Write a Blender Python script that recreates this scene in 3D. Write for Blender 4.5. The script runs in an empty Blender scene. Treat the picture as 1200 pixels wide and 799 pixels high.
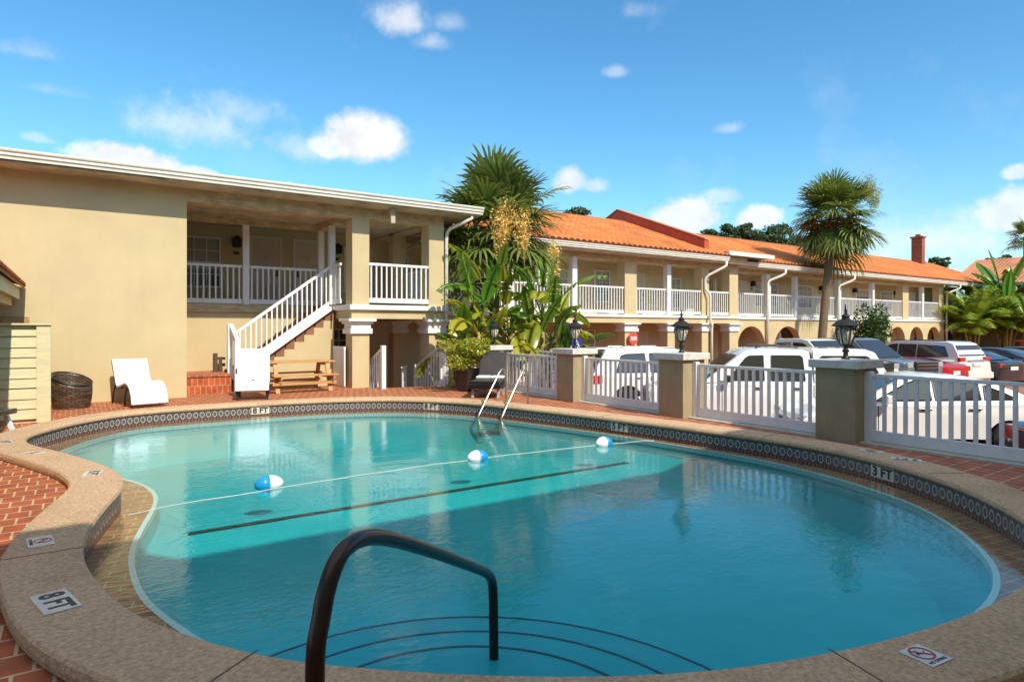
import bpy, bmesh, math, random
from math import sin, cos, pi, radians, sqrt, atan2, hypot
from mathutils import Vector, Matrix, Euler
from mathutils.geometry import delaunay_2d_cdt
random.seed(7)
S = bpy.context.scene
COL = S.collection
LOT = -0.7            # level of the parking lot; the pool deck is z = 0

# ------------------------------------------------------------------ materials
def mat(name, col, rough=0.6, metal=0.0, spec=0.5, var=0.0, vscale=3.0, bump=0.0, bscale=60.0, island=0.0, alpha=None, coat=0.0, col2=None, stretch=None):
    m = bpy.data.materials.new(name); m.use_nodes = True
    nt = m.node_tree; b = nt.nodes['Principled BSDF']
    b.inputs['Base Color'].default_value = (*col, 1); b.inputs['Roughness'].default_value = rough
    b.inputs['Metallic'].default_value = metal; b.inputs['Specular IOR Level'].default_value = spec
    if coat: b.inputs['Coat Weight'].default_value = coat
    N = nt.nodes.new; L = nt.links.new
    if var or bump or col2:
        tc = N('ShaderNodeTexCoord'); vec = tc.outputs['Object']
        if stretch:
            mp = N('ShaderNodeMapping'); L(vec, mp.inputs[0]); mp.inputs['Scale'].default_value = stretch; vec = mp.outputs[0]
    last = None
    if var or col2:
        n = N('ShaderNodeTexNoise'); n.inputs['Scale'].default_value = vscale; n.inputs['Detail'].default_value = 6; n.inputs['Roughness'].default_value = .62
        L(vec, n.inputs['Vector'])
        r = N('ShaderNodeMapRange'); L(n.outputs['Fac'], r.inputs[0])
        r.inputs[1].default_value = .3; r.inputs[2].default_value = .7
        mx = N('ShaderNodeMix'); mx.data_type = 'RGBA'
        c2 = col2 if col2 else tuple(max(0, c*(1-var)) for c in col)
        c1 = col if col2 else tuple(min(1, c*(1+var*.5)) for c in col)
        mx.inputs['A'].default_value = (*c1, 1); mx.inputs['B'].default_value = (*c2, 1)
        L(r.outputs[0], mx.inputs['Factor']); last = mx.outputs['Result']
        L(last, b.inputs['Base Color'])
    if island:
        g = N('ShaderNodeNewGeometry'); h = N('ShaderNodeHueSaturation')
        if last: L(last, h.inputs['Color'])
        else: h.inputs['Color'].default_value = (*col, 1)
        r1 = N('ShaderNodeMapRange'); r1.inputs[3].default_value = 1-island; r1.inputs[4].default_value = 1+island
        L(g.outputs['Random Per Island'], r1.inputs[0]); L(r1.outputs[0], h.inputs['Value'])
        ml = N('ShaderNodeMath'); ml.operation = 'MULTIPLY'; ml.inputs[1].default_value = 7.31; L(g.outputs['Random Per Island'], ml.inputs[0])
        fr = N('ShaderNodeMath'); fr.operation = 'FRACT'; L(ml.outputs[0], fr.inputs[0])
        r2 = N('ShaderNodeMapRange'); r2.inputs[3].default_value = .47; r2.inputs[4].default_value = .525; L(fr.outputs[0], r2.inputs[0]); L(r2.outputs[0], h.inputs['Hue'])
        L(h.outputs[0], b.inputs['Base Color'])
    if bump:
        n2 = N('ShaderNodeTexNoise'); n2.inputs['Scale'].default_value = bscale; n2.inputs['Detail'].default_value = 4
        L(vec, n2.inputs['Vector']); bp = N('ShaderNodeBump'); bp.inputs['Strength'].default_value = bump; bp.inputs['Distance'].default_value = .02
        L(n2.outputs['Fac'], bp.inputs['Height']); L(bp.outputs[0], b.inputs['Normal'])
    return m

def leafmat(name, col, island=.35, rough=.45, trans=.35, var=0.0):
    m = mat(name, col, rough, island=island)
    nt = m.node_tree; b = nt.nodes['Principled BSDF']; out = nt.nodes['Material Output']
    t = nt.nodes.new('ShaderNodeBsdfTranslucent'); mx = nt.nodes.new('ShaderNodeMixShader'); mx.inputs[0].default_value = trans
    src = b.inputs['Base Color'].links[0].from_socket
    nt.links.new(src, t.inputs['Color']); nt.links.new(b.outputs[0], mx.inputs[1]); nt.links.new(t.outputs[0], mx.inputs[2])
    nt.links.new(mx.outputs[0], out.inputs['Surface'])
    return m

def brickmat(name, c1, c2, mortar, bw, bh, msize=.008, rot=0.0, rough=.75, swap=None, var=.35, bump=.4):
    m = bpy.data.materials.new(name); m.use_nodes = True
    nt = m.node_tree; b = nt.nodes['Principled BSDF']; N = nt.nodes.new; L = nt.links.new
    tc = N('ShaderNodeTexCoord'); mp = N('ShaderNodeMapping'); L(tc.outputs['Object'], mp.inputs[0])
    mp.inputs['Rotation'].default_value = swap or (0, 0, rot)
    br = N('ShaderNodeTexBrick'); L(mp.outputs[0], br.inputs['Vector'])
    br.inputs['Color1'].default_value = (*c1, 1); br.inputs['Color2'].default_value = (*c2, 1); br.inputs['Mortar'].default_value = (*mortar, 1)
    br.inputs['Scale'].default_value = 1; br.inputs['Mortar Size'].default_value = msize; br.inputs['Brick Width'].default_value = bw; br.inputs['Row Height'].default_value = bh
    br.inputs['Mortar Smooth'].default_value = .3
    n = N('ShaderNodeTexNoise'); n.inputs['Scale'].default_value = 5; n.inputs['Detail'].default_value = 8; L(tc.outputs['Object'], n.inputs['Vector'])
    r = N('ShaderNodeMapRange'); r.inputs[1].default_value = .3; r.inputs[2].default_value = .7; r.inputs[3].default_value = 1-var; r.inputs[4].default_value = 1+var*.4; L(n.outputs['Fac'], r.inputs[0])
    mx = N('ShaderNodeMix'); mx.data_type = 'RGBA'; mx.blend_type = 'MULTIPLY'; mx.inputs['Factor'].default_value = 1
    L(br.outputs['Color'], mx.inputs['A']); L(r.outputs[0], mx.inputs['B']); L(mx.outputs['Result'], b.inputs['Base Color'])
    bp = N('ShaderNodeBump'); bp.inputs['Strength'].default_value = bump; bp.inputs['Distance'].default_value = .006; bp.invert = True
    L(br.outputs['Fac'], bp.inputs['Height']); L(bp.outputs[0], b.inputs['Normal'])
    b.inputs['Roughness'].default_value = rough
    return m

def glassmat(name, tint=(.8, .9, .9), refl=1.0, rough=.0, density=.5):
    # window glass: mirror-like sheen over a darker see-through pane
    m = bpy.data.materials.new(name); m.use_nodes = True
    nt = m.node_tree; nt.nodes.remove(nt.nodes['Principled BSDF']); out = nt.nodes['Material Output']; N = nt.nodes.new; L = nt.links.new
    fr = N('ShaderNodeFresnel'); fr.inputs['IOR'].default_value = 1.55
    g = N('ShaderNodeBsdfGlossy'); g.inputs['Roughness'].default_value = rough
    t = N('ShaderNodeBsdfTransparent'); t.inputs['Color'].default_value = (*[c*density for c in tint], 1)
    mx = N('ShaderNodeMixShader'); L(fr.outputs[0], mx.inputs[0]); L(t.outputs[0], mx.inputs[1]); L(g.outputs[0], mx.inputs[2]); L(mx.outputs[0], out.inputs['Surface'])
    return m

M = {}
def streaks(m, amt=.16, sc=(2.2,2.2,.16), scale=1.6):
    # rain streaks and mildew that run down the paint
    nt = m.node_tree; b = nt.nodes['Principled BSDF']; N = nt.nodes.new; L = nt.links.new
    tc = N('ShaderNodeTexCoord'); mp = N('ShaderNodeMapping'); mp.inputs['Scale'].default_value = sc; L(tc.outputs['Object'], mp.inputs[0])
    n = N('ShaderNodeTexNoise'); n.inputs['Scale'].default_value = scale; n.inputs['Detail'].default_value = 9; n.inputs['Roughness'].default_value = .68; L(mp.outputs[0], n.inputs['Vector'])
    r = N('ShaderNodeMapRange'); r.inputs[1].default_value = .48; r.inputs[2].default_value = .78; r.inputs[3].default_value = 1; r.inputs[4].default_value = 1-amt; L(n.outputs['Fac'], r.inputs[0])
    mx = N('ShaderNodeMix'); mx.data_type = 'RGBA'; mx.blend_type = 'MULTIPLY'; mx.inputs['Factor'].default_value = 1
    L(b.inputs['Base Color'].links[0].from_socket, mx.inputs['A']); L(r.outputs[0], mx.inputs['B']); L(mx.outputs['Result'], b.inputs['Base Color'])
M['stucco'] = mat('stucco_cream', (.585, .465, .255), .85, var=.10, vscale=.9, bump=.35, bscale=70)
M['stucco2'] = mat('stucco_pier', (.36, .29, .17), .85, var=.2, vscale=1.6, bump=.25, bscale=90)
M['white'] = mat('white_paint', (.80, .78, .74), .5, var=.06, vscale=4)
M['vinyl'] = mat('white_vinyl', (.80, .79, .77), .38, var=.10, vscale=5, bump=.06, bscale=12)
M['gutter'] = mat('gutter_paint', (.80, .76, .64), .45, var=.10, vscale=2.5, stretch=(1, 4, 4))
M['soffit'] = mat('soffit_board', (.55, .46, .32), .8, var=.35, vscale=2.2)
M['beam'] = mat('beam_weathered', (.60, .48, .28), .85, var=.35, vscale=3.5, stretch=(1, 1, 4), bump=.3)
M['cap'] = mat('pier_cap_concrete', (.66, .63, .57), .8, var=.18, vscale=6, bump=.3, bscale=50)
M['door'] = mat('door_paint', (.60, .50, .38), .6, var=.05)
M['doorframe'] = mat('door_frame_paint', (.66, .60, .50), .6)
M['blackmetal'] = mat('black_iron', (.02, .018, .016), .45, metal=.3)
M['rooftile'] = None
streaks(M['stucco'], .05); streaks(M['white'], .2); streaks(M['gutter'], .25, (.5,3,3)); streaks(M['beam'], .55, (1,1,1), 2.5); streaks(M['soffit'], .5, (1,1,1), 1.4); streaks(M['cap'], .4, (1,1,.5), 3); streaks(M['stucco2'], .35, (2,2,.4), 2)
M['redbrick'] = brickmat('chimney_brick', (.33, .09, .045), (.28, .07, .04), (.3, .16, .1), .22, .075, .01, swap=(radians(90), 0, 0))
M['parapet'] = mat('parapet_paint', (.50, .085, .03), .7, var=.22, vscale=2.5, bump=.3)
M['deckbrick'] = brickmat('deck_brick', (.43, .115, .035), (.36, .085, .03), (.60, .40, .24), .165, .22, .010, rot=0, var=.35)
M['stepbrick'] = brickmat('planter_brick', (.50, .10, .025), (.42, .08, .025), (.62, .36, .17), .125, .20, .008, swap=(radians(90), 0, 0))
M['lot'] = brickmat('lot_paver', (.40, .15, .075), (.34, .12, .065), (.38, .22, .13), .22, .11, .006, rot=radians(20), var=.35)
M['ledge'] = brickmat('ledge_brick', (.60, .17, .05), (.48, .12, .04), (.62, .38, .19), .215, .108, .008, rot=radians(10))
M['coping'] = mat('coping_aggregate', (.88, .60, .36), .9, col2=(.48, .30, .175), vscale=38, bump=1.0, bscale=110)
streaks(M['coping'], .30, (1,1,1), 1.1)
M['plaster'] = mat('pool_plaster', (.001, .39, .41), .8, var=.12, vscale=1.2)
M['rimwhite'] = mat('rim_plaster', (.62, .66, .60), .8, var=.1)
M['blackline'] = mat('black_tile_line', (.01, .02, .025), .4)
M['marker'] = mat('marker_tile', (.64, .60, .52), .4, var=.2, vscale=8)
M['ink'] = mat('marker_ink', (.02, .02, .02), .5)
M['redink'] = mat('red_ink', (.42, .03, .03), .5)
M['steel'] = mat('stainless', (.55, .48, .38), .28, metal=1.0)
M['bronze'] = mat('bronze_anodised', (.055, .036, .028), .28, metal=.7, spec=.6)
M['winglass'] = mat('window_pane', (.035, .035, .032), .03, spec=1.0)
M['curtain'] = mat('window_blind', (.38, .33, .25), .4, var=.2, stretch=(18, 1, 1))
M['carglass'] = glassmat('car_glass', (.55, .72, .72), density=.55)
M['tyre'] = mat('tyre_rubber', (.015, .015, .015), .85)
M['rim'] = mat('alloy_rim', (.5, .5, .52), .3, metal=.9)
M['trim'] = mat('black_trim', (.015, .015, .017), .5)
M['chrome'] = mat('chrome', (.8, .8, .82), .08, metal=1.0)
M['taillight'] = mat('red_lens', (.55, .012, .015), .12, coat=.6)
M['headlight'] = mat('clear_lens', (.38, .40, .43), .08, coat=.6)
M['plate'] = mat('number_plate', (.72, .74, .72), .4)
M['interior'] = mat('car_interior', (.06, .058, .055), .8)
for k, c in dict(white=(.80, .80, .78), silver=(.22, .235, .24), grey=(.20, .21, .22), pearl=(.74, .72, .64), black=(.012, .012, .018), red=(.42, .008, .012), char=(.03, .024, .026)).items():
    M['car_'+k] = mat('car_paint_'+k, c, .25 if k != 'silver' else .28, coat=.8, metal=.0 if k in ('white', 'pearl', 'black', 'red', 'char') else .45)
M['cushion'] = mat('white_cushion', (.85, .85, .84), .85, var=.04, vscale=5, bump=.2, bscale=25)
M['wicker'] = None
M['pinewood'] = mat('pine_table', (.56, .30, .105), .6, var=.25, vscale=4, stretch=(1, 12, 12))
M['fencewood'] = mat('cream_fence_board', (.66, .57, .34), .7, var=.14, vscale=3, stretch=(1, 6, 6))
M['trunk'] = mat('palm_bark', (.20, .135, .075), .9, var=.45, vscale=6, stretch=(1, 1, 7), bump=.8, bscale=20)
M['bark'] = mat('tree_bark', (.12, .085, .055), .9, var=.4, bump=.6, bscale=20)
M['fan'] = leafmat('fan_palm_leaf', (.17, .225, .045), .42)
M['fan2'] = leafmat('fan_palm_leaf_dry', (.20, .18, .045), .40)
M['boots'] = mat('dead_leaf_bases', (.12, .05, .02), .9, var=.5, vscale=9)
M['flower'] = leafmat('palm_blossom', (.85, .60, .17), .25, trans=.2)
M['banana'] = leafmat('strelitzia_leaf', (.12, .23, .022), .38, rough=.28, trans=.3)
M['banana2'] = leafmat('strelitzia_leaf_yellow', (.36, .38, .03), .30, rough=.3, trans=.4)
M['stalk'] = mat('leaf_stalk', (.34, .27, .08), .6, var=.4, vscale=4, stretch=(1, 1, .3))
M['croton'] = leafmat('variegated_leaf', (.36, .37, .03), .5)
M['bush'] = leafmat('bush_leaf', (.05, .105, .018), .5)
M['tree'] = leafmat('tree_leaf', (.06, .10, .03), .5, trans=.25)
M['pine'] = leafmat('pine_leaf', (.055, .10, .03), .45, trans=.2)
M['areca'] = leafmat('areca_leaf', (.24, .31, .03), .45)
M['pot'] = mat('dark_planter', (.035, .025, .022), .5, var=.3)
M['soil'] = mat('potting_soil', (.05, .035, .025), .95)
M['blue'] = mat('float_blue', (.01, .28, .62), .35)
M['floatwhite'] = mat('float_white', (.80, .80, .76), .35)
M['rope'] = mat('white_rope', (.55, .58, .54), .8)
M['signred'] = mat('red_sign', (.62, .07, .035), .5)
M['signblue'] = mat('blue_sign', (.02, .03, .22), .5)
M['signwhite'] = mat('sign_white', (.8, .8, .8), .5)
M['terracotta'] = mat('fountain_terracotta', (.42, .17, .09), .8, var=.2)
M['concrete'] = mat('kerb_concrete', (.52, .47, .38), .9, var=.22, vscale=2)
M['flatroof'] = mat('flat_roof_membrane', (.10, .09, .08), .9)
M['lampglass'] = mat('seedy_lamp_glass', (.72, .62, .45), .3, spec=.6, var=.25, vscale=12)

def rooftile_mat(name, c1, c2):
    m = bpy.data.materials.new(name); m.use_nodes = True
    nt = m.node_tree; b = nt.nodes['Principled BSDF']; N = nt.nodes.new; L = nt.links.new
    tc = N('ShaderNodeTexCoord'); br = N('ShaderNodeTexBrick'); uv = tc.outputs['UV']; L(uv, br.inputs['Vector'])
    br.offset = 0; br.inputs['Scale'].default_value = 1; br.inputs['Brick Width'].default_value = 1; br.inputs['Row Height'].default_value = 1
    br.inputs['Mortar Size'].default_value = .06; br.inputs['Mortar Smooth'].default_value = .6
    br.inputs['Color1'].default_value = (*c1, 1); br.inputs['Color2'].default_value = (*c2, 1); br.inputs['Mortar'].default_value = (*[c*.7 for c in c2], 1)
    n = N('ShaderNodeTexNoise'); n.inputs['Scale'].default_value = .5; n.inputs['Detail'].default_value = 7; L(tc.outputs['Object'], n.inputs['Vector'])
    r = N('ShaderNodeMapRange'); r.inputs[1].default_value = .3; r.inputs[2].default_value = .7; r.inputs[3].default_value = .66; r.inputs[4].default_value = 1.10; L(n.outputs['Fac'], r.inputs[0])
    mx = N('ShaderNodeMix'); mx.data_type = 'RGBA'; mx.blend_type = 'MULTIPLY'; mx.inputs['Factor'].default_value = 1
    L(br.outputs['Color'], mx.inputs['A']); L(r.outputs[0], mx.inputs['B']); L(mx.outputs['Result'], b.inputs['Base Color'])
    bp = N('ShaderNodeBump'); bp.inputs['Strength'].default_value = .6; bp.inputs['Distance'].default_value = .03; bp.invert = True
    L(br.outputs['Fac'], bp.inputs['Height']); L(bp.outputs[0], b.inputs['Normal']); b.inputs['Roughness'].default_value = .75
    return m
M['rooftile'] = rooftile_mat('orange_roof_tile', (.74, .225, .05), (.58, .15, .03))
M['tilehollow'] = mat('tile_hollow_shade', (.10, .03, .015), .9)  # dark colour stands in for the shade inside the barrel ends
M['rooftile2'] = rooftile_mat('faded_roof_tile', (.66, .26, .12), (.56, .20, .09))

def wicker_mat(name, c1, c2, sx, sz):
    m = bpy.data.materials.new(name); m.use_nodes = True
    nt = m.node_tree; b = nt.nodes['Principled BSDF']; N = nt.nodes.new; L = nt.links.new
    tc = N('ShaderNodeTexCoord'); br = N('ShaderNodeTexBrick'); L(tc.outputs['UV'], br.inputs['Vector'])
    br.inputs['Scale'].default_value = 1; br.inputs['Brick Width'].default_value = sx; br.inputs['Row Height'].default_value = sz; br.inputs['Mortar Size'].default_value = sz*.14; br.inputs['Mortar Smooth'].default_value = .8
    br.inputs['Color1'].default_value = (*c1, 1); br.inputs['Color2'].default_value = (*c2, 1); br.inputs['Mortar'].default_value = (.006, .005, .004, 1)
    L(br.outputs['Color'], b.inputs['Base Color']); bp = N('ShaderNodeBump'); bp.invert = True; bp.inputs['Strength'].default_value = .9; bp.inputs['Distance'].default_value = .01
    L(br.outputs['Fac'], bp.inputs['Height']); L(bp.outputs[0], b.inputs['Normal']); b.inputs['Roughness'].default_value = .4
    return m
M['wicker'] = wicker_mat('brown_wicker', (.15, .09, .05), (.055, .03, .018), .14, .055)
M['wickgrey'] = wicker_mat('grey_brown_wicker', (.085, .068, .058), (.055, .044, .04), .06, .02)

def band_mat():
    # waterline tile: one ring per tile in the upper row, small russet tiles in the lower row (UV: u in tiles, v in 0..1)
    m = bpy.data.materials.new('waterline_tile'); m.use_nodes = True
    nt = m.node_tree; b = nt.nodes['Principled BSDF']; N = nt.nodes.new; L = nt.links.new
    def mth(op, a, c=None, d=None):
        x = N('ShaderNodeMath'); x.operation = op
        for i, v in enumerate((a, c, d)):
            if v is None: continue
            if isinstance(v, (int, float)): x.inputs[i].default_value = v
            else: L(v, x.inputs[i])
        return x.outputs[0]
    tc = N('ShaderNodeTexCoord'); sp = N('ShaderNodeSeparateXYZ'); L(tc.outputs['UV'], sp.inputs[0])
    u = mth('FRACT', sp.outputs[0]); v = sp.outputs[1]
    du = mth('SUBTRACT', u, .5); dv = mth('MULTIPLY', mth('SUBTRACT', v, .66), 1.45)
    r = mth('SQRT', mth('ADD', mth('MULTIPLY', du, du), mth('MULTIPLY', dv, dv)))
    ring = mth('LESS_THAN', mth('ABSOLUTE', mth('SUBTRACT', r, .31)), .075)
    dot = mth('LESS_THAN', r, .05)
    top = mth('GREATER_THAN', v, .32)
    pat = mth('MULTIPLY', mth('MAXIMUM', ring, dot), top)
    joint = mth('LESS_THAN', mth('ABSOLUTE', mth('SUBTRACT', u, .5)), .47)
    u2 = mth('FRACT', mth('MULTIPLY', sp.outputs[0], 2)); row = mth('FRACT', mth('MULTIPLY', v, 6))
    lowp = mth('GREATER_THAN', mth('ABSOLUTE', mth('SUBTRACT', u2, .5)), .33)
    def mix(f, a, c):
        x = N('ShaderNodeMix'); x.data_type = 'RGBA'; L(f, x.inputs['Factor'])
        for k, q in (('A', a), ('B', c)):
            if isinstance(q, tuple): x.inputs[k].default_value = (*q, 1)
            else: L(q, x.inputs[k])
        return x.outputs['Result']
    up = mix(pat, (.075, .065, .075), (.35, .33, .29)); lo = mix(lowp, (.19, .055, .035), (.30, .20, .15))
    c = mix(top, lo, up); c = mix(joint, (.16, .14, .12), c)
    L(c, b.inputs['Base Color']); b.inputs['Roughness'].default_value = .25
    return m
M['band'] = band_mat()

def water_mat():
    m = bpy.data.materials.new('pool_water_surface'); m.use_nodes = True
    nt = m.node_tree; nt.nodes.remove(nt.nodes['Principled BSDF']); out = nt.nodes['Material Output']; N = nt.nodes.new; L = nt.links.new
    tc = N('ShaderNodeTexCoord')
    def noise(sc, rot, scale, det):
        mp = N('ShaderNodeMapping'); mp.inputs['Scale'].default_value = sc; mp.inputs['Rotation'].default_value = (0, 0, rot); L(tc.outputs['Object'], mp.inputs[0])
        n = N('ShaderNodeTexNoise'); n.inputs['Scale'].default_value = scale; n.inputs['Detail'].default_value = det; n.inputs['Roughness'].default_value = .5; n.inputs['Distortion'].default_value = .6; L(mp.outputs[0], n.inputs['Vector']); return n.outputs['Fac']
    a = noise((1, 2.0, 1), .6, 11, 3); c = noise((1, 1.5, 1), -.4, 2.2, 2); big = noise((1, 1, 1), 0, .22, 2)
    # calmer and rougher patches, as a light breeze leaves them
    r = N('ShaderNodeMapRange'); r.inputs[1].default_value = .42; r.inputs[2].default_value = .62; r.inputs[3].default_value = .25; r.inputs[4].default_value = 1.0; L(big, r.inputs[0])
    ml = N('ShaderNodeMath'); ml.operation = 'MULTIPLY'; L(a, ml.inputs[0]); L(r.outputs[0], ml.inputs[1])
    m2 = N('ShaderNodeMath'); m2.operation = 'MULTIPLY_ADD'; L(c, m2.inputs[0]); m2.inputs[1].default_value = .9; L(ml.outputs[0], m2.inputs[2])
    bp = N('ShaderNodeBump'); bp.inputs['Strength'].default_value = .15; bp.inputs['Distance'].default_value = .026; L(m2.outputs[0], bp.inputs['Height'])
    # Schlick reflectance, the same from above and below
    ge = N('ShaderNodeNewGeometry'); dp = N('ShaderNodeVectorMath'); dp.operation = 'DOT_PRODUCT'; L(ge.outputs['Incoming'], dp.inputs[0]); L(bp.outputs[0], dp.inputs[1])
    def mth(op, a, b=None, c=None):
        x = N('ShaderNodeMath'); x.operation = op; x.use_clamp = op == 'MULTIPLY_ADD'
        for i, v in enumerate((a, b, c)):
            if v is None: continue
            if isinstance(v, (int, float)): x.inputs[i].default_value = v
            else: L(v, x.inputs[i])
        return x.outputs[0]
    fr = N('ShaderNodeMath'); fr.operation = 'MULTIPLY_ADD'; fr.use_clamp = True
    L(mth('POWER', mth('SUBTRACT', 1.0, mth('ABSOLUTE', dp.outputs['Value'])), 4.3), fr.inputs[0]); fr.inputs[1].default_value = .965; fr.inputs[2].default_value = .015
    g = N('ShaderNodeBsdfGlossy'); g.inputs['Roughness'].default_value = .0; L(bp.outputs[0], g.inputs['Normal'])
    t = N('ShaderNodeBsdfTransparent'); t.inputs['Color'].default_value = (.76, .97, .97, 1)
    mx = N('ShaderNodeMixShader'); L(fr.outputs[0], mx.inputs[0]); L(t.outputs[0], mx.inputs[1]); L(g.outputs[0], mx.inputs[2]); L(mx.outputs[0], out.inputs['Surface'])
    return m
M['water'] = water_mat()

# ------------------------------------------------------------------ mesh builder
ORG = {}
def rootname(o):
    while o.parent: o = o.parent
    return o
class MB:
    def __init__(s): s.v = []; s.f = []; s.uv = {}
    def add(s, vs, fs, uvs=None):
        n = len(s.v); s.v += [tuple(p) for p in vs]
        for i, f in enumerate(fs):
            if uvs: s.uv[len(s.f)] = uvs[i]
            s.f.append(tuple(n+k for k in f))
        return s
    def box(s, x0, x1, y0, y1, z0, z1):
        if x0 > x1: x0, x1 = x1, x0
        if y0 > y1: y0, y1 = y1, y0
        if z0 > z1: z0, z1 = z1, z0
        return s.add([(x0,y0,z0),(x1,y0,z0),(x1,y1,z0),(x0,y1,z0),(x0,y0,z1),(x1,y0,z1),(x1,y1,z1),(x0,y1,z1)],
              [(3,2,1,0),(4,5,6,7),(0,1,5,4),(1,2,6,5),(2,3,7,6),(3,0,4,7)])
    def bar(s, a, b, w, h, up=(0,0,1)):
        a = Vector(a); b = Vector(b); d = (b-a); L = d.length
        if L < 1e-6: return s
        d.normalize(); r = d.cross(Vector(up))
        if r.length < 1e-4: r = d.cross(Vector((0,1,0)))
        r.normalize(); u = r.cross(d)
        pts = []
        for p in (a, b):
            for (i, j) in ((-1,-1),(1,-1),(1,1),(-1,1)): pts.append(p + r*i*w/2 + u*j*h/2)
        return s.add(pts, [(0,1,2,3),(7,6,5,4),(0,4,5,1),(1,5,6,2),(2,6,7,3),(3,7,4,0)])
    def tube(s, pts, r, n=8, r2=None, cap=True):
        pts = [Vector(p) for p in pts]; m = len(pts); rings = []
        prev = None
        for i, p in enumerate(pts):
            t = (pts[min(i+1, m-1)] - pts[max(i-1, 0)]).normalized()
            if prev is None:
                x = t.cross(Vector((0,0,1)))
                if x.length < 1e-3: x = t.cross(Vector((0,1,0)))
            else: x = prev - t*prev.dot(t)
            x.normalize(); prev = x; y = t.cross(x)
            rr = r if r2 is None else r + (r2-r)*i/max(1, m-1)
            if isinstance(r, (list, tuple)): rr = r[i]
            rings.append([p + x*cos(2*pi*k/n)*rr + y*sin(2*pi*k/n)*rr for k in range(n)])
        vs = [q for ring in rings for q in ring]; fs = []
        for i in range(m-1):
            for k in range(n): fs.append((i*n+k, i*n+(k+1)%n, (i+1)*n+(k+1)%n, (i+1)*n+k))
        if cap: fs.append(tuple(range(n-1,-1,-1))); fs.append(tuple((m-1)*n+k for k in range(n)))
        return s.add(vs, fs)
    def lathe(s, prof, n=24, c=(0,0,0), uvs=False, sx=1, sy=1, axis='z', cap=True):
        vs = []; fs = []; uu = []
        for (r, z) in prof:
            for k in range(n):
                a = 2*pi*k/n; p = (r*cos(a)*sx, r*sin(a)*sy, z)
                if axis == 'y': p = (p[0], p[2], p[1])
                if axis == 'x': p = (p[2], p[0], p[1])
                vs.append((c[0]+p[0], c[1]+p[1], c[2]+p[2]))
        m = len(prof); acc = 0; ls = [0]
        for i in range(m-1): acc += hypot(prof[i+1][0]-prof[i][0], prof[i+1][1]-prof[i][1]); ls.append(acc)
        R = max(p[0] for p in prof)
        for i in range(m-1):
            for k in range(n):
                fs.append((i*n+k, i*n+(k+1)%n, (i+1)*n+(k+1)%n, (i+1)*n+k))
                c0, c1 = 2*pi*R*k/n, 2*pi*R*(k+1)/n
                uu.append(((c0, ls[i]),(c1, ls[i]),(c1, ls[i+1]),(c0, ls[i+1])))
        if cap and prof[0][0] > 1e-5: fs.append(tuple(range(n-1,-1,-1))); uu.append(tuple((0,0) for _ in range(n)))
        if cap and prof[-1][0] > 1e-5: fs.append(tuple((m-1)*n+k for k in range(n))); uu.append(tuple((0,0) for _ in range(n)))
        return s.add(vs, fs, uu if uvs else None)
    def prism(s, poly, h0, h1, axis='z'):
        n = len(poly)
        def P(a, b, h): return {'z': (a,b,h), 'y': (a,h,b), 'x': (h,a,b)}[axis]
        vs = [P(a,b,h0) for a,b in poly] + [P(a,b,h1) for a,b in poly]
        fs = [tuple(range(n-1,-1,-1)), tuple(range(n,2*n))] + [(k,(k+1)%n,n+(k+1)%n,n+k) for k in range(n)]
        return s.add(vs, fs)
    def sphere(s, c, r, n=12, m=8, sx=1, sy=1, sz=1):
        prof = [(max(1e-6, sin(pi*i/m)*r), -cos(pi*i/m)*r*sz) for i in range(m+1)]
        return s.lathe(prof, n, c, sx=sx, sy=sy)
    def xf(s, mtx):
        s.v = [tuple(mtx @ Vector(p)) for p in s.v]; return s
    def join(s, o):
        n = len(s.v); base = len(s.f); s.v += o.v
        for i, f in enumerate(o.f):
            if i in o.uv: s.uv[base+i] = o.uv[i]
            s.f.append(tuple(n+k for k in f))
        return s
    def build(s, name, m, parent=None, smooth=False, bevel=0, label=None, seg=2, fix=True, weld=False):
        off = ORG.get(rootname(parent).name, (0,0,0)) if parent else (0,0,0)
        me = bpy.data.meshes.new(name)
        me.from_pydata([(a-off[0], b-off[1], c-off[2]) for a,b,c in s.v], [], s.f)
        if s.uv:
            uvl = me.uv_layers.new(name='UVMap')
            for p in me.polygons:
                q = s.uv.get(p.index)
                if q:
                    for k, li in enumerate(p.loop_indices): uvl.data[li].uv = q[k]
        if weld:
            bm = bmesh.new(); bm.from_mesh(me); bmesh.ops.remove_doubles(bm, verts=bm.verts, dist=2e-4); bm.to_mesh(me); bm.free()
        if fix:
            bm = bmesh.new(); bm.from_mesh(me); bmesh.ops.recalc_face_normals(bm, faces=bm.faces); bm.to_mesh(me); bm.free()
        me.update()
        o = bpy.data.objects.new(name, me); COL.objects.link(o); me.materials.append(M[m] if isinstance(m, str) else m)
        if smooth:
            for p in me.polygons: p.use_smooth = True
        if bevel:
            b = o.modifiers.new('Bevel', 'BEVEL'); b.width = bevel; b.segments = seg; b.limit_method = 'ANGLE'; b.angle_limit = radians(40)
        if parent: o.parent = parent
        if label: o['label'] = label
        return o

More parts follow.
